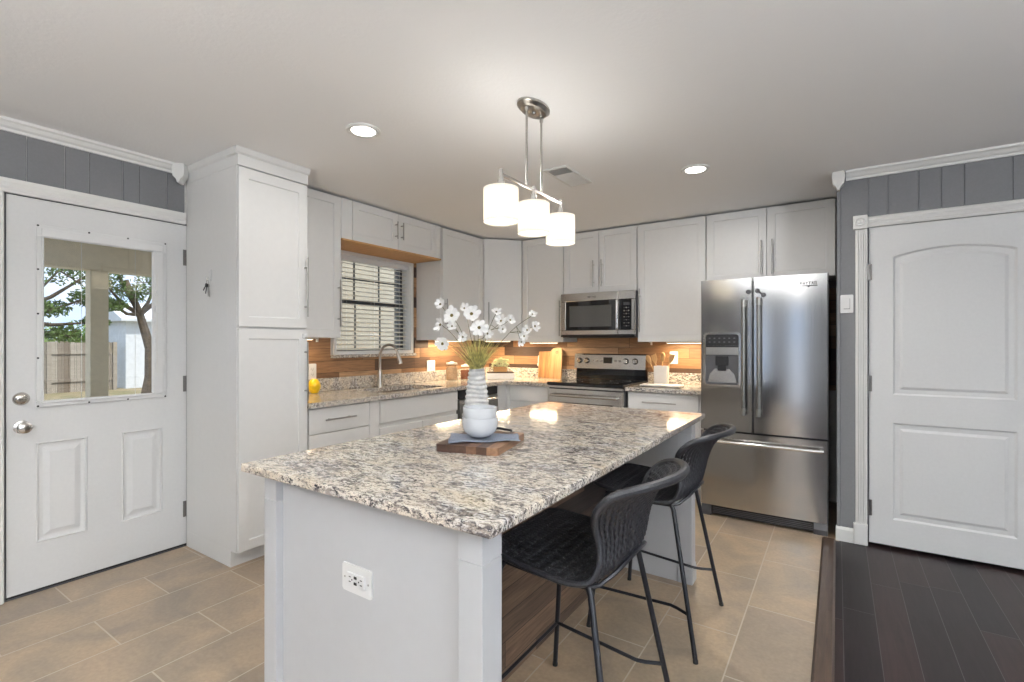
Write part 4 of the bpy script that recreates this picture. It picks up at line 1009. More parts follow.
def make_stool(label, loc, rz):
    t = thing('counter_stool', label, 'stool', loc, rz)
    NU, NV = 156, 160
    bm = new(); rows = []
    NR = 26
    for j in range(NV + 1):
        v = j / NV; row = []
        for i in range(NU + 1):
            u = -1 + 2 * i / NU
            p = shell_pt(u, v)
            du = shell_pt(min(1, u + 0.01), v) - shell_pt(max(-1, u - 0.01), v); dv = shell_pt(u, min(1, v + 0.005)) - shell_pt(u, max(0, v - 0.005))
            n = du.cross(dv).normalized()
            rib = math.cos(2 * PI * NR * (u + 1) / 2)
            k = int(NR * (u + 1) / 2 + 0.5)
            weave = math.cos(2 * PI * 30 * v + (PI if k % 2 else 0))
            row.append(bm.verts.new(p + n * (0.0042 * rib + 0.0016 * weave * (0.3 + 0.7 * max(0, rib)))))
        rows.append(row)
    for j in range(NV):
        for i in range(NU):
            # open weave: small gaps between the cords
            if i % 6 in (2, 3) and j % 5 in (0, 1, 2) and 6 < j < NV - 4: continue
            bm.faces.new((rows[j][i], rows[j][i + 1], rows[j + 1][i + 1], rows[j + 1][i]))
    o = obj('woven_seat_shell', bm, 'wicker', t, True, 80); md = o.modifiers.new('thick', 'SOLIDIFY'); md.thickness = 0.004; md.offset = 0
    bm = new(); loop = []; rr = []
    NS = 60
    for i in range(NS + 1): loop.append(shell_pt(1, i / NS)); rr.append(0.0085 + 0.005 * max(0, i / NS - 0.45) / 0.55)
    for i in range(1, 16): loop.append(shell_pt(1 - 2 * i / 16, 1)); rr.append(0.0135)
    for i in range(NS + 1): loop.append(shell_pt(-1, 1 - i / NS)); rr.append(0.0085 + 0.005 * max(0, 1 - i / NS - 0.45) / 0.55)
    for i in range(1, 12): loop.append(shell_pt(-1 + 2 * i / 12, 0)); rr.append(0.0085)
    tube(bm, loop, rr, 10, closed=True); obj('rim', bm, 'wicker', t, True)
    LT = {}
    for sx, tx, fx in ((1, 0.122, 0.232), (-1, -0.175, -0.237)):
        for sy in (1, -1):
            bm = new(); top = Vector((tx, sy * (0.192 if sx > 0 else 0.205), 0.596 if sx > 0 else 0.604)); ft = Vector((fx, sy * 0.262, 0.004))
            tube(bm, [ft, ft.lerp(top, 0.97), top + Vector((-sx * 0.012, -sy * 0.008, 0.004))], 0.0095, 12)
            lg = obj('leg', bm, 'black_metal', t, True); LT[(sx, sy)] = (top, ft)
            bm = new(); tube(bm, [(ft.x, ft.y, 0.0), (ft.x - sx * 0.0008, ft.y - sy * 0.0004, 0.012)], 0.0105, 12); obj('foot_cap', bm, 'rubber', lg)
    def at(sx, sy, z):
        top, ft = LT[(sx, sy)]; return ft.lerp(top, (z - ft.z) / (top.z - ft.z))
    bm = new()
    for sy in (1, -1): tube(bm, [(-0.175, sy * 0.198, 0.605), (-0.02, sy * 0.19, 0.590), (0.122, sy * 0.188, 0.594)], 0.007, 8)
    tube(bm, [(-0.175, -0.198, 0.605), (-0.175, 0.198, 0.605)], 0.007, 8)
    hp = [(0.112, -0.190, 0.594), (0.142, -0.172, 0.602), (0.172, -0.13, 0.628), (0.188, -0.06, 0.648), (0.192, 0, 0.654), (0.188, 0.06, 0.648), (0.172, 0.13, 0.628), (0.142, 0.172, 0.602), (0.112, 0.190, 0.594)]
    tube(bm, hp, 0.007, 8); obj('seat_frame', bm, 'black_metal', t, True)
    z = 0.175
    for sy in (1, -1):
        bm = new()
        a = at(-1, sy, z + 0.01); b = at(1, sy, z); m1 = a.lerp(b, 0.80) - Vector((0, sy * 0.035, 0))
        tube(bm, [a, m1, m1.lerp(b, 0.35) + Vector((0, -sy * 0.004, 0)), b], 0.0065, 8)
        obj('side_rail', bm, 'black_metal', t, True)
    bm = new(); a = at(-1, 1, z + 0.01); b = at(-1, -1, z + 0.01); tube(bm, [a, b], 0.0065, 8); obj('foot_rail', bm, 'black_metal', t)
    return t
make_stool('nearer black woven counter stool at the island', (2.745, 1.468, 0.0), R(0))
make_stool('farther black woven counter stool, next to the fridge', (2.742, 2.315, 0.0), R(0))

# ------------------------------------------------------------------ things on the island
def zpt(px, py): return None
bd = thing('serving_board', 'striped walnut serving board under the stacked white bowls', 'board', (2.335, 1.478, CT + 0.0005), R(0))
bm = new()
ax = Vector((2.483 - 2.215, 1.417 - 1.379, 0)).normalized(); 
ang_b = math.atan2(ax.y, ax.x)
bd.rotation_euler = (0, 0, R(15))
prism(bm, rounded_rect(0.238, 0.31, 0.012), 0.0, 0.026, 'Z'); bmesh.ops.bevel(bm, geom=[e for e in bm.edges], offset=0.0015, segments=1, affect='EDGES')
obj('board', bm, 'walnut', bd)
bm = new()
for s in (-1, 1): tube(bm, [(s * 0.06, 0.153, 0.014), (s * 0.055, 0.177, 0.028), (0, 0.185, 0.032), (-s * 0.01, 0.185, 0.032)], 0.005, 8)
obj('handle', bm, 'black_metal', bd, True)
random.seed(4)
# folded napkin draped over the board
def cloth_patch(w, h, fold, seed, th=0.004, rows=24, cols=24):
    bm = new(); rnd = random.Random(seed); ph = rnd.random() * 6
    g = []
    for j in range(rows + 1):
        r = []
        for i in range(cols + 1):
            x = (i / cols - 0.5) * w; y = (j / rows - 0.5) * h
            z = fold * (0.6 + 0.4 * math.sin(x * 40 + ph + y * 18) + 0.35 * math.sin(y * 55 + x * 12 + ph))
            r.append(bm.verts.new((x + 0.004 * math.sin(y * 30), y + 0.005 * math.sin(x * 22 + ph), z)))
        g.append(r)
    for j in range(rows):
        for i in range(cols): bm.faces.new((g[j][i], g[j][i + 1], g[j + 1][i + 1], g[j + 1][i]))
    return bm
bm = cloth_patch(0.26, 0.15, 0.0065, 2); nk = obj('cloth_napkin', bm, 'cloth', None, True, 180, loc=(2.350, 1.470, CT + 0.0295), rot=(0, 0, R(40)))
nk.modifiers.new('thick', 'SOLIDIFY').thickness = 0.005; nk.modifiers['thick'].offset = 1
tag(nk, 'blue-grey folded linen napkin under the bowls', 'napkin')
# bowls
def bowl_mesh(r, h):
    bm = new(); lathe(bm, [(0.0, 0.0), (r * 0.50, 0.0), (r * 0.62, 0.004), (r * 0.86, h * 0.25), (r * 0.97, h * 0.5), (r, h * 0.8), (r, h), (r - 0.005, h), (r - 0.006, h * 0.8), (r * 0.92 - 0.003, h * 0.5), (r * 0.8, h * 0.28), (r * 0.55, 0.012), (0, 0.010)], 48); return bm
bo = obj('bowl', bowl_mesh(0.0670, 0.072), 'ceramic', None, True, loc=(2.335, 1.462, CT + 0.037)); tag(bo, 'lower of the two stacked white bowls', 'bowl', 'stacked bowls on the board')
bo2 = obj('bowl', bowl_mesh(0.0640, 0.066), 'ceramic', None, True, loc=(2.335, 1.462, CT + 0.037 + 0.043)); tag(bo2, 'upper of the two stacked white bowls', 'bowl', 'stacked bowls on the board')
# ribbed vase
VX, VY = 2.083, 1.768
bm = new(); prof = [(0.0, 0.0), (0.052, 0.0)]
n = 120; Hh = 0.268
for i in range(n + 1):
    z = Hh * i / n; t_ = z / Hh
    r = 0.064 - 0.029 * max(0, (t_ - 0.22) / 0.78) ** 0.85 if t_ > 0.22 else 0.056 + 0.008 * math.sin(t_ / 0.22 * PI / 2)
    prof.append((r + 0.0026 * math.cos(2 * PI * z / 0.0205), z))
prof += [(0.030, Hh - 0.001), (0.030, Hh - 0.05), (0.0, Hh - 0.06)]
lathe(bm, prof, 40)
for v in bm.verts:
    a = math.atan2(v.co.y, v.co.x); v.co.z += 0.0035 * math.sin(a * 2 + v.co.z * 30) * min(1, v.co.z / 0.05) * (1 if v.co.z < Hh - 0.02 else 0.4)
tag(obj('vase', bm, 'vase', None, True, 60, loc=(VX, VY, CT + 0.0005)), 'tall white ribbed vase holding the white flowers', 'vase')
VT = CT + Hh
camf = Vector((-math.sin(R(33.6)), math.cos(R(33.6)), 0)); camr = Vector((math.cos(R(33.6)), math.sin(R(33.6)), 0))
def flower(bm_p, bm_c, c, nrm, r, rnd, npet=8, cup=0.25):
    nrm = nrm.normalized(); t1 = nrm.orthogonal().normalized(); t2 = nrm.cross(t1)
    a0 = rnd.random() * 6
    for k in range(npet):
        a = a0 + 2 * PI * k / npet + rnd.uniform(-0.1, 0.1); d = t1 * math.cos(a) + t2 * math.sin(a); s = nrm.cross(d)
        rr = r * rnd.uniform(0.82, 1.12); wv = r * 0.30; cu = cup + rnd.uniform(-0.22, 0.22)
        pr = [(0.10, 0.10), (0.45, 0.75), (0.75, 1.0), (0.93, 0.8), (1.0, 0.4)]
        L_ = [[bm_p.verts.new(c + d * rr * q + s * wv * m_ * sd + nrm * (rr * cu * q * q + (0.05 * r if sd == 0 else 0))) for sd in (-1, 0, 1)] for q, m_ in pr]
        for a_, b_ in zip(L_, L_[1:]):
            for z_ in (0, 1): bm_p.faces.new((a_[z_], a_[z_ + 1], b_[z_ + 1], b_[z_]))
    R_ = []
    for j in range(5):
        th_ = PI * j / 4
        R_.append([bm_c.verts.new(c + nrm * (0.004 + r * 0.13 * math.cos(th_)) + (t1 * math.cos(p) + t2 * math.sin(p)) * max(0.0004, r * 0.20 * math.sin(th_))) for p in [2 * PI * q / 8 for q in range(8)]])
    for a_, b_ in zip(R_, R_[1:]):
        for q in range(8): bm_c.faces.new((a_[q], a_[(q + 1) % 8], b_[(q + 1) % 8], b_[q]))
# (offset right, height above the rim, offset towards the viewer, radius, tilt right, tilt up, label)
V0 = Vector((VX, VY, VT - 0.10))
FL = [([(-0.162, 0.291, 0.02, 0.023, -0.2, 0.3)], 'white bloom at the upper left of the bouquet'),
      ([(-0.107, 0.239, 0.05, 0.034, -0.1, 0.2)], 'large open white bloom left of the middle of the bouquet'),
      ([(-0.059, 0.275, -0.02, 0.020, 0.1, 0.5)], 'small white bloom at the top middle of the bouquet'),
      ([(-0.020, 0.246, 0.05, 0.034, 0.1, 0.3)], 'large open white bloom at the top middle of the bouquet'),
      ([(0.014, 0.184, 0.06, 0.034, 0.2, 0.3), (0.048, 0.159, 0.03, 0.022, 0.6, 0.1)], 'spray of a large and a small bloom right of middle'),
      ([(-0.159, 0.198, 0.03, 0.028, -0.8, 0.3)], 'white side-facing bloom at the far left of the bouquet'),
      ([(-0.105, 0.191, 0.06, 0.019, 0, 0.2)], 'small half-open bloom below the large left bloom'),
      ([(-0.057, 0.143, 0.07, 0.020, 0, 0.1)], 'small bloom low in the middle of the bouquet'),
      ([(-0.146, 0.114, 0.06, 0.031, -0.3, -0.1)], 'large drooping bloom at the lower left of the bouquet'),
      ([(0.089, 0.257, 0.00, 0.019, 0.1, 0.6), (0.111, 0.216, 0.01, 0.023, -0.2, 0.4), (0.150, 0.221, 0.00, 0.021, 0.6, 0.4), (0.118, 0.180, 0.02, 0.018, 0.1, -0.2)], 'branched stem of four white blooms right of the bouquet'),
      ([(0.253, 0.246, 0.00, 0.018, 0.1, 0.7), (0.262, 0.193, 0.01, 0.023, 0.5, 0.2), (0.230, 0.175, 0.01, 0.019, -0.3, 0.2), (0.216, 0.148, 0.01, 0.019, -0.2, 0), (0.202, 0.123, 0.00, 0.018, 0.2, -0.4)], 'long arching stem of white blooms at far right')]
for q, (heads, lab) in enumerate(FL):
    rnd = random.Random(50 + q)
    t = thing('flower_stem', lab, 'flower', (VX, VY, CT + 0.06), 0, 'white flowers in the vase')
    org = Vector((VX, VY, CT + 0.06))
    base = Vector((rnd.uniform(-.008, .008), rnd.uniform(-.008, .008), 0.005))
    bs = new(); prev = None
    for m, (ox, oz, oy, r_, tr, tu) in enumerate(heads):
        c = Vector((VX, VY, VT)) + camr * ox - camf * oy + Vector((0, 0, oz)) - org
        nr = (-camf * 1.0 + camr * tr * 1.3 + Vector((0, 0, tu)))
        bp_, bc_ = new(), new(); flower(bp_, bc_, c, nr, r_ * 1.15, rnd, 8 if r_ > 0.028 else 7, 0.2 if r_ > 0.028 else 0.5)
        po = obj('blossom', bp_, 'petal', t, True, 180); obj('flower_centre', bc_, 'pollen', po, True)
        neck = Vector((0, 0, VT - org.z)) + camr * ox * 0.10
        if m == 0:
            mid = neck.lerp(c, 0.55) + Vector((0, 0, 0.03)) ; pts = [base, neck * 1.0, mid, c - nr.normalized() * 0.006]
            sp = [lerp_curve([tuple(p) for p in pts], k / 12) for k in range(13)]; tube(bs, sp, 0.0012, 5); prev = Vector(sp[8])
        else:
            st = prev if m < 3 else Vector(sp[9]); pts = [st, st.lerp(c, 0.5) + Vector((0, 0, -0.008)), c - nr.normalized() * 0.004]; tube(bs, pts, 0.0010, 5)
    obj('stem', bs, 'stem', t, True)
# grass spray
bm = new(); rnd = random.Random(8)
for i in range(420):
    a = rnd.uniform(0, 2 * PI); ln = rnd.uniform(0.07, 0.175); sp = rnd.uniform(0.15, 0.92)
    d = Vector((math.cos(a), math.sin(a), 0)); b0 = d * rnd.uniform(0, 0.018)
    pts = []
    for k in range(5):
        s = k / 4; pts.append(b0 + d * (ln * sp * s ** 1.3) + Vector((0, 0, ln * s * (1 - 0.18 * s * sp))))
    side = d.cross(Vector((0, 0, 1))); side = (side + Vector((rnd.uniform(-.6, .6), rnd.uniform(-.6, .6), 0))).normalized(); wd = rnd.uniform(0.0012, 0.0026)
    prev = None
    for k, p in enumerate(pts):
        w_ = wd * (1 - 0.85 * (k / 4) ** 2); pr = (bm.verts.new(p - side * w_), bm.verts.new(p + side * w_))
        if prev: bm.faces.new((prev[0], prev[1], pr[1], pr[0]))
        prev = pr
gs = obj('grass_foliage', bm, 'grass_spray', None, True, 180, loc=(VX, VY, VT - 0.02)); tag(gs, 'yellow-green grass blades filling the mouth of the vase', 'foliage', kind='stuff')

# ------------------------------------------------------------------ things on the counters
def cyl_jar(label, x, y, r, h, fill, fh):
    t = thing('glass_jar', label, 'jar', (x, y, CT + 0.0005))
    bm = new(); lathe(bm, [(0, 0), (r * 0.92, 0), (r, 0.008), (r, h * 0.86), (r * 0.86, h * 0.93), (r * 0.86, h), (r * 0.82, h), (r * 0.82, h * 0.93), (r - 0.003, h * 0.85), (r - 0.003, 0.008), (0, 0.005)], 32); obj('glass_body', bm, 'jar_glass', t, True)
    bm = new(); lathe(bm, [(0, 0.006), (r - 0.005, 0.008), (r - 0.005, fh), (0, fh + 0.004)], 28); obj('contents', bm, fill, t, True)
    bm = new(); lathe(bm, [(0, h + 0.001), (r * 0.9, h + 0.001), (r * 0.92, h + 0.006), (r * 0.92, h + 0.018), (r * 0.3, h + 0.022), (r * 0.28, h + 0.030), (0, h + 0.032)], 28); obj('lid', bm, 'white_plastic', t, True)
cyl_jar('glass jar of tan dry goods, left of the pair behind the vase', 0.150, 3.850, 0.060, 0.165, 'flour', 0.14)
cyl_jar('glass jar of brown dry goods, right of the pair behind the vase', 0.190, 4.020, 0.050, 0.135, 'reddish', 0.10)
# yellow ornament by the pantry
bm = new()
NN = 40
prof = [(0, 0), (0.022, 0), (0.030, 0.006)] + [(0.046 * math.sin(PI * (0.18 + 0.70 * i / 16)) ** 0.7, 0.008 + 0.098 * i / 16) for i in range(17)] + [(0.012, 0.110), (0, 0.112)]
lathe(bm, prof, NN)
for v in bm.verts:
    a = math.atan2(v.co.y, v.co.x); rr = math.hypot(v.co.x, v.co.y)
    if rr > 0.02:
        k = 1 + 0.07 * math.sin(a * 9) * math.sin(v.co.z * 260); v.co.x *= k; v.co.y *= k
yo = obj('yellow_jar', bm, 'yellow', None, True, 180, loc=(0.115, 2.285, CT + 0.0005)); tag(yo, 'round bumpy yellow jar on the worktop beside the pantry', 'jar')
# low white box with dark top in the corner, planter on it
wb = thing('bread_box', 'low white box with dark wood top in the corner', 'box', (0.420, 4.330, CT + 0.0005), R(40))
bm = new(); box(bm, -0.15, 0.15, -0.07, 0.07, 0.0, 0.062, 0.004); obj('box_body', bm, 'crock', wb)
bm = new(); box(bm, -0.142, 0.142, -0.066, 0.066, 0.0625, 0.075, 0.002); obj('top_board', bm, 'dark_wood_top', wb)
pl = thing('potted_succulent', 'pale green succulent in a small wooden planter', 'plant', (0.420, 4.330, CT + 0.0765), R(40))
bm = new(); prism(bm, [(-0.068, 0.0), (0.068, 0.0), (0.075, 0.052), (-0.075, 0.052)], -0.04, 0.04, 'Y'); obj('planter', bm, 'planter', pl)
bm = new(); rnd = random.Random(3)
for i in range(44):
    cx, cy, cz = rnd.uniform(-0.085, 0.085), rnd.uniform(-0.04, 0.04), 0.055 + rnd.uniform(0, 0.085); cz -= abs(cx) * 0.4
    tube(bm, [(cx * 0.5, cy * 0.5, 0.045), (cx, cy, cz)], 0.0015, 5)
    for k in range(9):
        a = k * 2.4; el = 0.2 + k * 0.12; d = Vector((math.cos(a) * math.cos(el), math.sin(a) * math.cos(el), math.sin(el))); s = d.cross(Vector((0, 0, 1))).normalized() * 0.006; c0 = Vector((cx, cy, cz)); nn = d.cross(s).normalized() * 0.002
        vs = [bm.verts.new(p) for p in (c0, c0 + d * 0.017 + s * 1.3, c0 + d * 0.030, c0 + d * 0.017 - s * 1.3, c0 + d * 0.017 + nn)]
        bm.faces.new((vs[0], vs[1], vs[4])); bm.faces.new((vs[1], vs[2], vs[4])); bm.faces.new((vs[2], vs[3], vs[4])); bm.faces.new((vs[3], vs[0], vs[4]))
fo = obj('foliage', bm, 'succulent', pl); fo['kind'] = 'stuff'
# plug-in on the back splash
pg = thing('plug_in_freshener', 'small white plug-in freshener on the boards left of the cutting boards', 'air freshener', (0.672, 4.7475, 1.085))
bm = new(); lathe(bm, [(0, -0.035), (0.016, -0.033), (0.021, -0.025), (0.021, 0.0)], 20, (0, 0, -0.035), 'Y'); obj('plug_body', bm, 'white_plastic', pg, True)
bm = new(); lathe(bm, [(0, -0.02), (0.010, -0.02), (0.013, -0.005), (0.011, 0.04), (0.006, 0.065), (0, 0.066)], 16, (0, -0.022, 0.0)); obj('scent_bottle', bm, 'crock', pg, True)
# cutting boards leaning on the back wall
def board(label, x, y, w, h, t_, mat, round_top, lean, hole=True, tiltz=0):
    t = thing('cutting_board', label, 'cutting board', (x, y, CT + 0.0022), tiltz, 'cutting boards beside the range', rot=(lean, 0, tiltz))
    bm = new(); r = w / 2 if round_top else 0.012
    pts = [(-w / 2, 0.0), (w / 2, 0.0)]
    n = 16
    if round_top:
        for i in range(n + 1): a = PI * i / n; pts.append((w / 2 * math.cos(a), h - w * 0.32 + w * 0.32 * math.sin(a)))
    else:
        for i in range(5): a = PI / 2 * i / 4; pts.append((w / 2 - 0.012 + 0.012 * math.cos(a), h - 0.012 + 0.012 * math.sin(a)))
        for i in range(5): a = PI / 2 + PI / 2 * i / 4; pts.append((-w / 2 + 0.012 + 0.012 * math.cos(a), h - 0.012 + 0.012 * math.sin(a)))
    prism(bm, pts, -t_ / 2, t_ / 2, 'Y'); obj('board', bm, mat, t)
    if hole:
        bm = new(); tube(bm, [(0.004 + 0.012 * math.cos(a), -t_ / 2 - 0.0005, h - 0.05 + 0.012 * math.sin(a)) for a in [2 * PI * k / 14 for k in range(14)]], 0.003, 6, closed=True); obj('hanging_hole_ring', bm, 'dark_wood_top', t)
board('narrow orange-brown cutting board at the left of the three', 0.722, 4.700, 0.085, 0.290, 0.018, 'board_mid', False, R(-5), False)
board('square-topped cutting board standing in the middle of the three', 0.808, 4.665, 0.100, 0.292, 0.018, 'board_mid', False, R(-6), False)
board('round-topped cutting board at the right of the three', 0.935, 4.630, 0.135, 0.335, 0.022, 'board_light', True, R(-7), True)
# crock of utensils
ck_ = thing('utensil_crock', 'square white crock holding wooden utensils right of the range', 'crock', (2.088, 4.560, CT + 0.0005), R(8))
bm = new()
lp4 = [[bm.verts.new((s * w_, q * w_, z)) for s, q in ((-1, -1), (1, -1), (1, 1), (-1, 1))] for w_, z in ((0.055, 0), (0.058, 0.004), (0.062, 0.172), (0.057, 0.172), (0.052, 0.01))]
for a, b in zip(lp4, lp4[1:]):
    for i in range(4): bm.faces.new((a[i], a[(i + 1) % 4], b[(i + 1) % 4], b[i]))
bm.faces.new(lp4[0][::-1]); bm.faces.new(lp4[-1])
bmesh.ops.bevel(bm, geom=[e for e in bm.edges if abs(e.verts[0].co.z - e.verts[1].co.z) > 0.1], offset=0.006, segments=3, affect='EDGES')
obj('crock_body', bm, 'crock', ck_)
for q, (tx, ty, ln, kind, lab) in enumerate([(-0.42, 0.0, 0.285, 'spoon', 'wooden spoon leaning to the left in the crock'), (-0.25, 0.1, 0.275, 'spatula', 'wooden spatula left of centre in the crock'), (0.02, 0.15, 0.285, 'spoon', 'upright wooden spoon in the middle of the crock'), (0.30, -0.05, 0.285, 'spatula', 'wooden spatula leaning to the right in the crock')]):
    t = thing('kitchen_utensil', lab, 'utensil', (2.088 + tx * 0.03, 4.560 + ty * 0.05 + (q - 1.5) * 0.012, CT + 0.014), 0, 'wooden utensils in the crock', rot=(R(-4 * ty), tx * 1.05, 0))
    bm = new(); tube(bm, [(0, 0, 0), (0, 0, ln * 0.70)], 0.0055, 8); obj('shaft', bm, 'utensil', t, True)
    bm = new()
    if kind == 'spoon': lathe(bm, [(0, ln * 0.68), (0.010, ln * 0.70), (0.021, ln * 0.80), (0.024, ln * 0.88), (0.018, ln * 0.96), (0, ln)], 20, sy=0.28)
    else: prism(bm, [(-0.007, ln * 0.68), (0.007, ln * 0.68), (0.024, ln * 0.80), (0.026, ln), (-0.022, ln * 0.97), (-0.022, ln * 0.80)], -0.003, 0.003, 'Y')
    obj('head', bm, 'utensil', t, True)
# folded white towel
bm = cloth_patch(0.34, 0.16, 0.004, 7); tw = obj('kitchen_towel', bm, 'paper', None, True, 180, loc=(2.160, 4.330, CT + 0.004), rot=(0, 0, R(3))); tw.modifiers.new('thick', 'SOLIDIFY').thickness = 0.012; tw.modifiers['thick'].offset = 1
tag(tw, 'flat folded white towel on the worktop in front of the crock', 'towel')
# under cabinet lights
def ucl(label, x, y, z, ln, rz, power):
    t = thing('under_cabinet_light', label, 'light', (x, y, z), rz, 'under cabinet lights')
    bm = new(); box(bm, -ln / 2, ln / 2, -0.014, 0.014, -0.012, 0.0, 0.003); obj('housing', bm, 'white_plastic', t)
    bm = new(); box(bm, -ln / 2 + 0.01, ln / 2 - 0.01, -0.009, 0.009, -0.0145, -0.0122); obj('led_strip', bm, 'led', t)
    light('under_cabinet_lamp', 'AREA', (x, y, z - 0.018), (0, 0, rz), power, (1.0, 0.78, 0.50), ln - 0.02, 0.02)
ucl('warm light bar under the window-side corner cabinet', 0.15, 3.80, UB - 0.0105, 0.40, R(90), 4.0)
ucl('warm light bar under the angled corner cabinet', 0.30, 4.45, UB - 0.0105, 0.30, R(46), 4.0)
ucl('warm light bar under the cabinet left of the microwave', 0.86, 4.50, 1.2995, 0.34, 0, 2.8)
ucl('warm light bar under the cabinet right of the microwave', 2.30, 4.60, 1.2995, 0.36, 0, 3.6)
ucl('warm light bar under the cabinet beside the pantry', 0.12, 2.12, UB - 0.0005, 0.30, R(90), 1.2)
# small clips hanging under cabinets
def clip(label, x, y, z, rz):
    bm = new(); box(bm, -0.014, 0.014, -0.010, 0.010, -0.006, 0.0, 0.001); box(bm, 0.000, 0.014, -0.008, 0.008, -0.030, -0.006, 0.001)
    tag(obj('cable_clip', bm, 'white_plastic', None, loc=(x, y, z), rot=(0, 0, rz)), label, 'clip')
clip('small white clip hanging under the cabinet beside the pantry', 0.12, 2.30, UB - 0.0005, R(90))
clip('small white clip hanging under the cabinet right of the microwave', 1.96, 4.64, 1.2995, 0)
# key hook with keys on the pantry side
kh = thing('key_hook', 'clear adhesive hook with keys on the pantry side panel', 'hook', (0.315, 1.4495, 1.66))
bm = new(); prism(bm, rounded_rect(0.030, 0.075, 0.012), -0.004, 0.0, 'Y')
for v in bm.verts: v.co.z += 0.035
obj('backplate', bm, 'white_plastic', kh)
bm = new(); tube(bm, [(0, -0.004, 0.02), (0, -0.018, 0.005), (0, -0.024, 0.012), (0, -0.024, 0.022)], 0.0035, 8); obj('hook', bm, 'white_plastic', kh, True)
ky = thing('key_ring', 'bunch of dark keys hanging from the pantry hook', 'keys', (0.315, 1.4315, 1.655))
bm = new(); tube(bm, [(0.013 * math.cos(a), 0, -0.002 + 0.013 * math.sin(a)) for a in [2 * PI * k / 16 for k in range(16)]], 0.0015, 6, closed=True); obj('ring', bm, 'nickel', ky)
for q, (a, ln, mt) in enumerate(((-50, 0.045, 'black'), (-20, 0.05, 'black'), (5, 0.065, 'nickel'), (12, 0.07, 'nickel'))):
    bm = new(); prism(bm, rounded_rect(0.020, 0.022, 0.007), -0.0012, 0.0012, 'Y'); box(bm, -0.004, 0.004, -0.001, 0.001, -ln, -0.009)
    for v in bm.verts: v.co.z -= 0.010
    obj('key', bm, mt, ky, loc=(0, (q - 1.5) * 0.003, -0.012), rot=(0, R(-a), 0))

# ------------------------------------------------------------------ ceiling fixtures
def can_light(label, x, y):
    t = thing('recessed_light', label, 'ceiling light', (x, y, CH), 0, 'recessed ceiling lights')
    bm = new(); lathe(bm, [(0.088, 0.0), (0.088, -0.006), (0.080, -0.010), (0.062, -0.007), (0.060, -0.001)], 40); obj('trim_ring', bm, 'trim', t, True)
    bm = new(); lathe(bm, [(0.0, -0.006), (0.060, -0.006), (0.061, -0.001)], 36); obj('lens', bm, 'lens', t)
can_light('round recessed ceiling light on the left, above the pantry side', 1.39, 1.70)
can_light('round recessed ceiling light on the right, in front of the fridge', 2.695, 3.25)
cl_ = [o for o in bpy.data.objects if o.name.startswith('recessed_light')]
for (x, y) in CANS[2:]:  # unseen fixtures added behind the camera to raise the light level
    o = copy_tree(cl_[0]); o.location = (x, y, CH); o['label'] = 'unseen recessed ceiling light added behind the camera for extra light'
vt = thing('ceiling_vent', 'rectangular white air vent in the ceiling beyond the pendant', 'vent', (1.96, 2.925, CH), 0)
bm = new(); box(bm, -0.085, 0.085, -0.195, -0.175, -0.008, 0, 0.002); box(bm, -0.085, 0.085, 0.175, 0.195, -0.008, 0, 0.002); box(bm, -0.085, -0.068, -0.175, 0.175, -0.008, 0, 0.002); box(bm, 0.068, 0.085, -0.175, 0.175, -0.008, 0, 0.002)
box(bm, -0.068, 0.068, -0.072, -0.064, -0.007, 0); box(bm, -0.068, 0.068, 0.05, 0.058, -0.007, 0); obj('frame', bm, 'trim', vt)
bm = new(); box(bm, -0.07, 0.07, -0.177, 0.177, -0.0012, 0.0); obj('duct_opening', bm, 'dark_grey', vt)
bm = new()
for i in range(11): y = -0.172 + i * 0.0098; prism(bm, [(y, -0.0015), (y + 0.001, -0.0015), (y - 0.004, -0.0075), (y - 0.005, -0.0075)], -0.068, 0.068, 'X')
for i in range(12): y = -0.062 + i * 0.0098; prism(bm, [(y, -0.0015), (y + 0.0018, -0.0015), (y + 0.0088, -0.0075), (y + 0.007, -0.0075)], -0.068, 0.068, 'X')
for i in range(12): y = 0.060 + i * 0.0098; prism(bm, [(y, -0.0015), (y + 0.0018, -0.0015), (y + 0.0088, -0.0075), (y + 0.007, -0.0075)], -0.068, 0.068, 'X')
obj('louvres', bm, 'trim', vt)
for i, (x, y) in enumerate(FILL_UPLIGHTS):  # made-up stands carrying the uplights added for the ceiling
    t = thing('fill_uplight_stand', 'unseen black uplight stand added behind the camera to brighten the ceiling, %s' % ('at the right', 'at the left')[i], 'lamp', (x, y, 0.0))
    bm = new(); lathe(bm, [(0, 0), (0.14, 0), (0.14, 0.012), (0.03, 0.03), (0.012, 0.05), (0, 0.05)], 28); obj('base', bm, 'black_metal', t, True)
    bm = new(); tube(bm, [(0, 0, 0.04), (0, 0, 1.70)], 0.012, 12); obj('pole', bm, 'black_metal', t, True)
    bm = new(); lathe(bm, [(0, 1.68), (0.05, 1.69), (0.14, 1.77), (0.15, 1.79), (0.145, 1.79), (0.05, 1.70), (0, 1.69)], 28); obj('bowl_shade', bm, 'black_metal', t, True)
# pendant
PX_, PY_ = 2.260, 1.975
pd = thing('pendant_light', 'three-shade brushed nickel pendant hanging over the island', 'pendant light', (PX_, PY_, CH))
bm = new(); lathe(bm, [(0.0, 0.0), (0.062, 0.0), (0.062, -0.010), (0.056, -0.014), (0.050, -0.024), (0.046, -0.026), (0.0, -0.026)], 40, sy=1.75)
lathe(bm, [(0.0, -0.025), (0.010, -0.026), (0.009, -0.036), (0.0, -0.040)], 16); obj('canopy', bm, 'nickel', pd, True)
for y in (-0.062, 0.072):
    bm = new(); tube(bm, [(0, y, -0.02), (0, y, -0.388)], 0.0055, 10); tube(bm, [(0, y, -0.022), (0, y, -0.045)], 0.009, 10); obj('rod', bm, 'nickel', pd, True)
bm = new(); box(bm, -0.006, 0.006, -0.275, 0.275, -0.399, -0.386, 0.001); obj('crossbar', bm, 'nickel', pd)
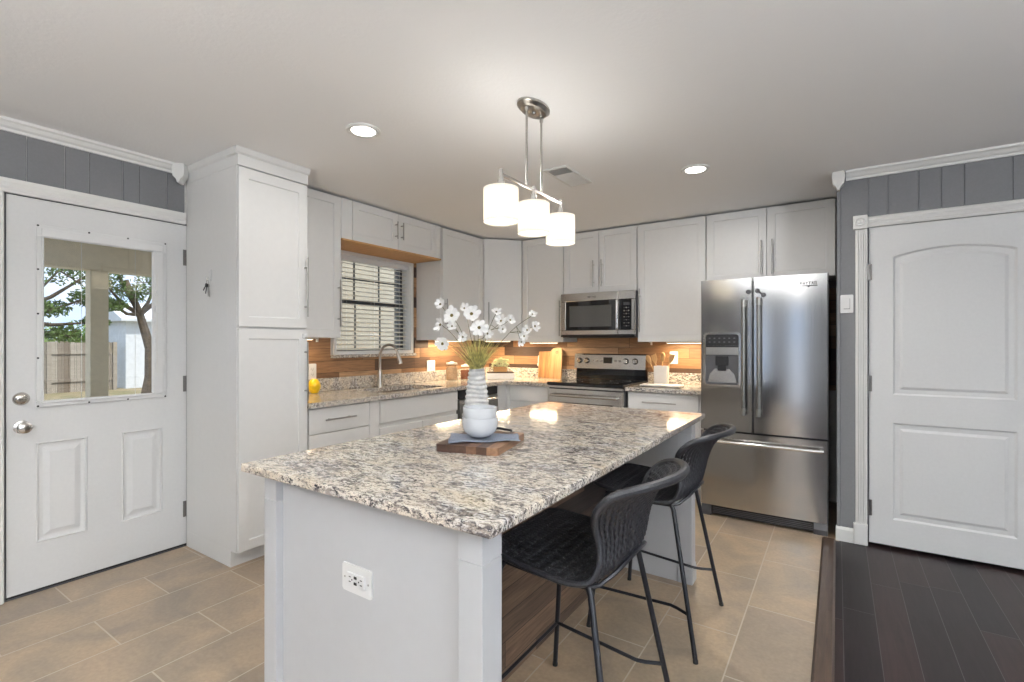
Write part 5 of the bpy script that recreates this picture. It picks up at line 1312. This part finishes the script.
for y in (-0.268, 0.0, 0.268):
    bm = new(); tube(bm, [(0, y, -0.372), (0, y, -0.418)], 0.0085, 12); tube(bm, [(0, y, -0.418), (0, y, -0.470)], 0.0135, 14); obj('socket', bm, 'nickel', pd, True)
    bm = new(); tube(bm, [(0, y - 0.074, -0.462), (0, y + 0.074, -0.462)], 0.0018, 6); tube(bm, [(-0.074, y, -0.462), (0.074, y, -0.462)], 0.0018, 6)
    bm2 = new(); lathe(bm2, [(0.0745, -0.455), (0.0745, -0.598)], 48, (0, y, 0)); s_ = obj('lamp_shade', bm2, 'shade', pd, True); s_.modifiers.new('thick', 'SOLIDIFY').thickness = 0.0015
    obj('spider', bm, 'nickel', s_)
    bm = new(); lathe(bm, [(0.0, -0.592), (0.0725, -0.592), (0.0725, -0.589), (0, -0.589)], 40, (0, y, 0)); obj('diffuser', bm, 'diffuser', s_)
    bm = new(); lathe(bm, [(0.014, -0.466), (0.0735, -0.466), (0.0735, -0.464), (0.014, -0.464)], 40, (0, y, 0)); obj('added_top_diffuser', bm, 'shade', s_)  # cover added over the open shade top to soften light on the ceiling
    bm = new(); lathe(bm, [(0, -0.555), (0.018, -0.548), (0.026, -0.525), (0.022, -0.50), (0.012, -0.472), (0, -0.47)], 20, (0, y, 0)); obj('bulb', bm, 'lens', s_, True)
    light('pendant_bulb', 'POINT', (PX_, PY_ + y, CH - 0.525), (0, 0, 0), 12.0, (1.0, 0.95, 0.88), 0.028)
    light('pendant_up_glow', 'AREA', (PX_, PY_ + y, CH - 0.458), (R(180), 0, 0), 0.42, (1.0, 0.97, 0.93), 0.13)

# ------------------------------------------------------------------ outdoors
bm = new(); box(bm, -60, -2.7, -30, 60, -0.30, -0.13); tag(struct('floor', bm, 'ground'), None, None)
bm = new(); box(bm, -2.7, -0.145, -3, 3.1, -0.30, -0.02); tag(struct('floor', bm, 'concrete'), None, None)
bm = new(); box(bm, -7.2, -2.7, 0.4, 2.6, -0.125, -0.085); tag(obj('garden_path', bm, 'concrete'), 'pale concrete path across the lawn outside the door', 'path')
pr_ = thing('porch_roof', 'beige covered porch outside the entry door', 'porch', (-1.4, 1.2, -0.02))
def pb_(*a):
    b_ = new(); box(b_, a[0] + 1.4, a[1] + 1.4, a[2] - 1.2, a[3] - 1.2, a[4] + 0.02, a[5] + 0.02, 0.004); return b_
obj('roof_deck', pb_(-2.75, -0.15, -3.0, 3.1, 2.32, 2.42), 'porch', pr_)
obj('beam', pb_(-2.60, -2.42, -3.0, 3.1, 1.985, 2.32), 'porch', pr_)
for y in (-2.6, -0.4, 1.655, 2.95): obj('post', pb_(-2.58, -2.44, y, y + 0.14, -0.02, 1.985), 'porch', pr_)
# neighbouring wing seen through the sink window
bm = new(); box(bm, -4.6, -1.5, 3.3, 4.60, -0.13, 3.2)
nw = obj('house_wing', bm, 'siding'); nw.location = (0, 0, 0); tag(nw, 'beige lap-sided wall seen through the kitchen blind', 'building')
nw.data.materials[0] = M['siding']
def xz(bm): return bm
hg = thing('hedge', 'dark clipped hedge beside the neighbouring wall', 'hedge', (-3.2, 6.6, -0.13))
bm = new(); box(bm, -0.6, 0.6, -1.9, 2.4, 0.0, 2.9, 0.15, 2); obj('inner_branches', bm, 'rubber', hg)
bm = new(); rnd_h = random.Random(12)
for i in range(2600):
    p = Vector((0.62 + rnd_h.uniform(-.03, .05), rnd_h.uniform(-2.0, 2.4), rnd_h.uniform(0, 3.0)))
    a = Vector((rnd_h.gauss(0, 1), rnd_h.gauss(0, 1), rnd_h.gauss(0, 1))).normalized(); b = a.orthogonal().normalized()
    bm.faces.new([bm.verts.new(q) for q in (p - a * .035, p + b * .018, p + a * .035, p - b * .018)])
f_ = obj('leaves', bm, 'leaf_dark', hg); f_['kind'] = 'stuff'
# fence, shed
fn = thing('garden_fence', 'weathered board fence beyond the lawn', 'fence', (-15.0, 4.2, -0.13))
bm = new()
y = -4.0
while y < 1.55: box(bm, -0.015, 0.015, y, y + 0.135, 0, 1.45 + 0.02 * math.sin(y * 7)); y += 0.14
obj('boards', bm, 'fence', fn)
bm = new()
for y in (-4, -2, 0, 1.5): box(bm, 0.015, 0.10, y, y + 0.1, 0, 1.45)
for z in (0.3, 1.1): box(bm, 0.015, 0.05, -4, 1.55, z, z + 0.09)
obj('rails', bm, 'fence', fn)
sh = thing('garden_shed', 'white sided garden shed beyond the lawn', 'shed', (-15.0, 7.55, -0.13))
bm = new(); box(bm, -2.5, 0.0, -1.5, 3.2, 0, 2.15); obj('walls', bm, 'shed', sh)
bm = new(); prism(bm, [(-2.75, 2.10), (0.25, 2.10), (0.25, 2.18), (-1.25, 2.75), (-2.75, 2.18)], -1.7, 3.4, 'Y'); obj('roof', bm, 'shed', sh)
def leaves(bm, c, rx, ry, rz, n, size, rnd):
    for i in range(n):
        d = Vector((rnd.gauss(0, 1), rnd.gauss(0, 1), rnd.gauss(0, 1))).normalized() * rnd.random() ** 0.45
        p = Vector(c) + Vector((d.x * rx, d.y * ry, d.z * rz))
        a = Vector((rnd.gauss(0, 1), rnd.gauss(0, 1), rnd.gauss(0, 1))).normalized(); b = a.orthogonal().normalized(); s = size * rnd.uniform(0.6, 1.3)
        bm.faces.new([bm.verts.new(q) for q in (p - a * s, p + b * s * 0.4, p + a * s, p - b * s * 0.4)])
def tree(label, x, y, trunk, clusters, n, size, seed, mat='leaf'):
    rnd = random.Random(seed); t = thing('tree', label, 'tree', (x, y, -0.13), 0, 'garden trees')
    bm = new(); tube(bm, trunk, [0.16 - 0.10 * i / (len(trunk) - 1) for i in range(len(trunk))], 8)
    for c in clusters:
        k = Vector(trunk[-2]); tube(bm, [k, k.lerp(Vector(c[:3]), 0.5) + Vector((0, 0, -0.1)), Vector(c[:3])], [0.06, 0.04, 0.015], 6)
        for q in range(3): tube(bm, [Vector(c[:3]), Vector(c[:3]) + Vector((rnd.uniform(-1, 1), rnd.uniform(-1, 1), rnd.uniform(-.6, .4))) * c[3]], [0.02, 0.006], 5)
    obj('trunk', bm, 'bark', t)
    bm = new()
    for c in clusters: leaves(bm, c[:3], c[3], c[3], c[3] * 0.55, n, size, rnd)
    f = obj('crown', bm, mat, t); f['kind'] = 'stuff'
tree('leafy tree on the left seen through the door window', -9.5, 2.2, [(0, 0, 0), (0, 0.05, 1.0), (0.05, 0.1, 1.9), (0, 0.3, 2.6)],
     [(0.2, 0.9, 2.85, 0.55), (0.2, 1.5, 2.95, 0.5), (0.2, 1.35, 2.35, 0.34), (0.1, 0.8, 2.1, 0.32), (0.1, 1.5, 1.85, 0.26), (0, 1.0, 1.6, 0.3), (-0.2, 0.2, 3.3, 0.9), (-0.2, -0.5, 3.0, 0.9)], 420, 0.045, 1)
tree('tall curved tree in front of the white shed', -10.5, 5.02, [(0, -0.02, 0), (0, 0.06, 0.6), (0.0, 0.04, 1.3), (0.05, -0.18, 2.1), (0, -0.45, 2.9)],
     [(0.2, -0.9, 2.75, 0.45), (0.2, -0.35, 2.6, 0.42), (0.2, -0.75, 2.30, 0.3), (0.2, 0.1, 2.9, 0.5), (0.1, 0.6, 3.1, 0.7), (0, -0.8, 3.6, 0.8)], 420, 0.045, 2)
tree('bright green bushy tree behind the fence', -19.0, 5.6, [(0, 0, 0), (0, 0, 0.8), (0, 0, 1.4)],
     [(0, 0.3, 1.5, 1.3), (0, -1.6, 1.7, 1.4), (0, 1.5, 1.4, 1.0), (0, -3.2, 1.8, 1.5)], 900, 0.10, 3, 'leaf_light')
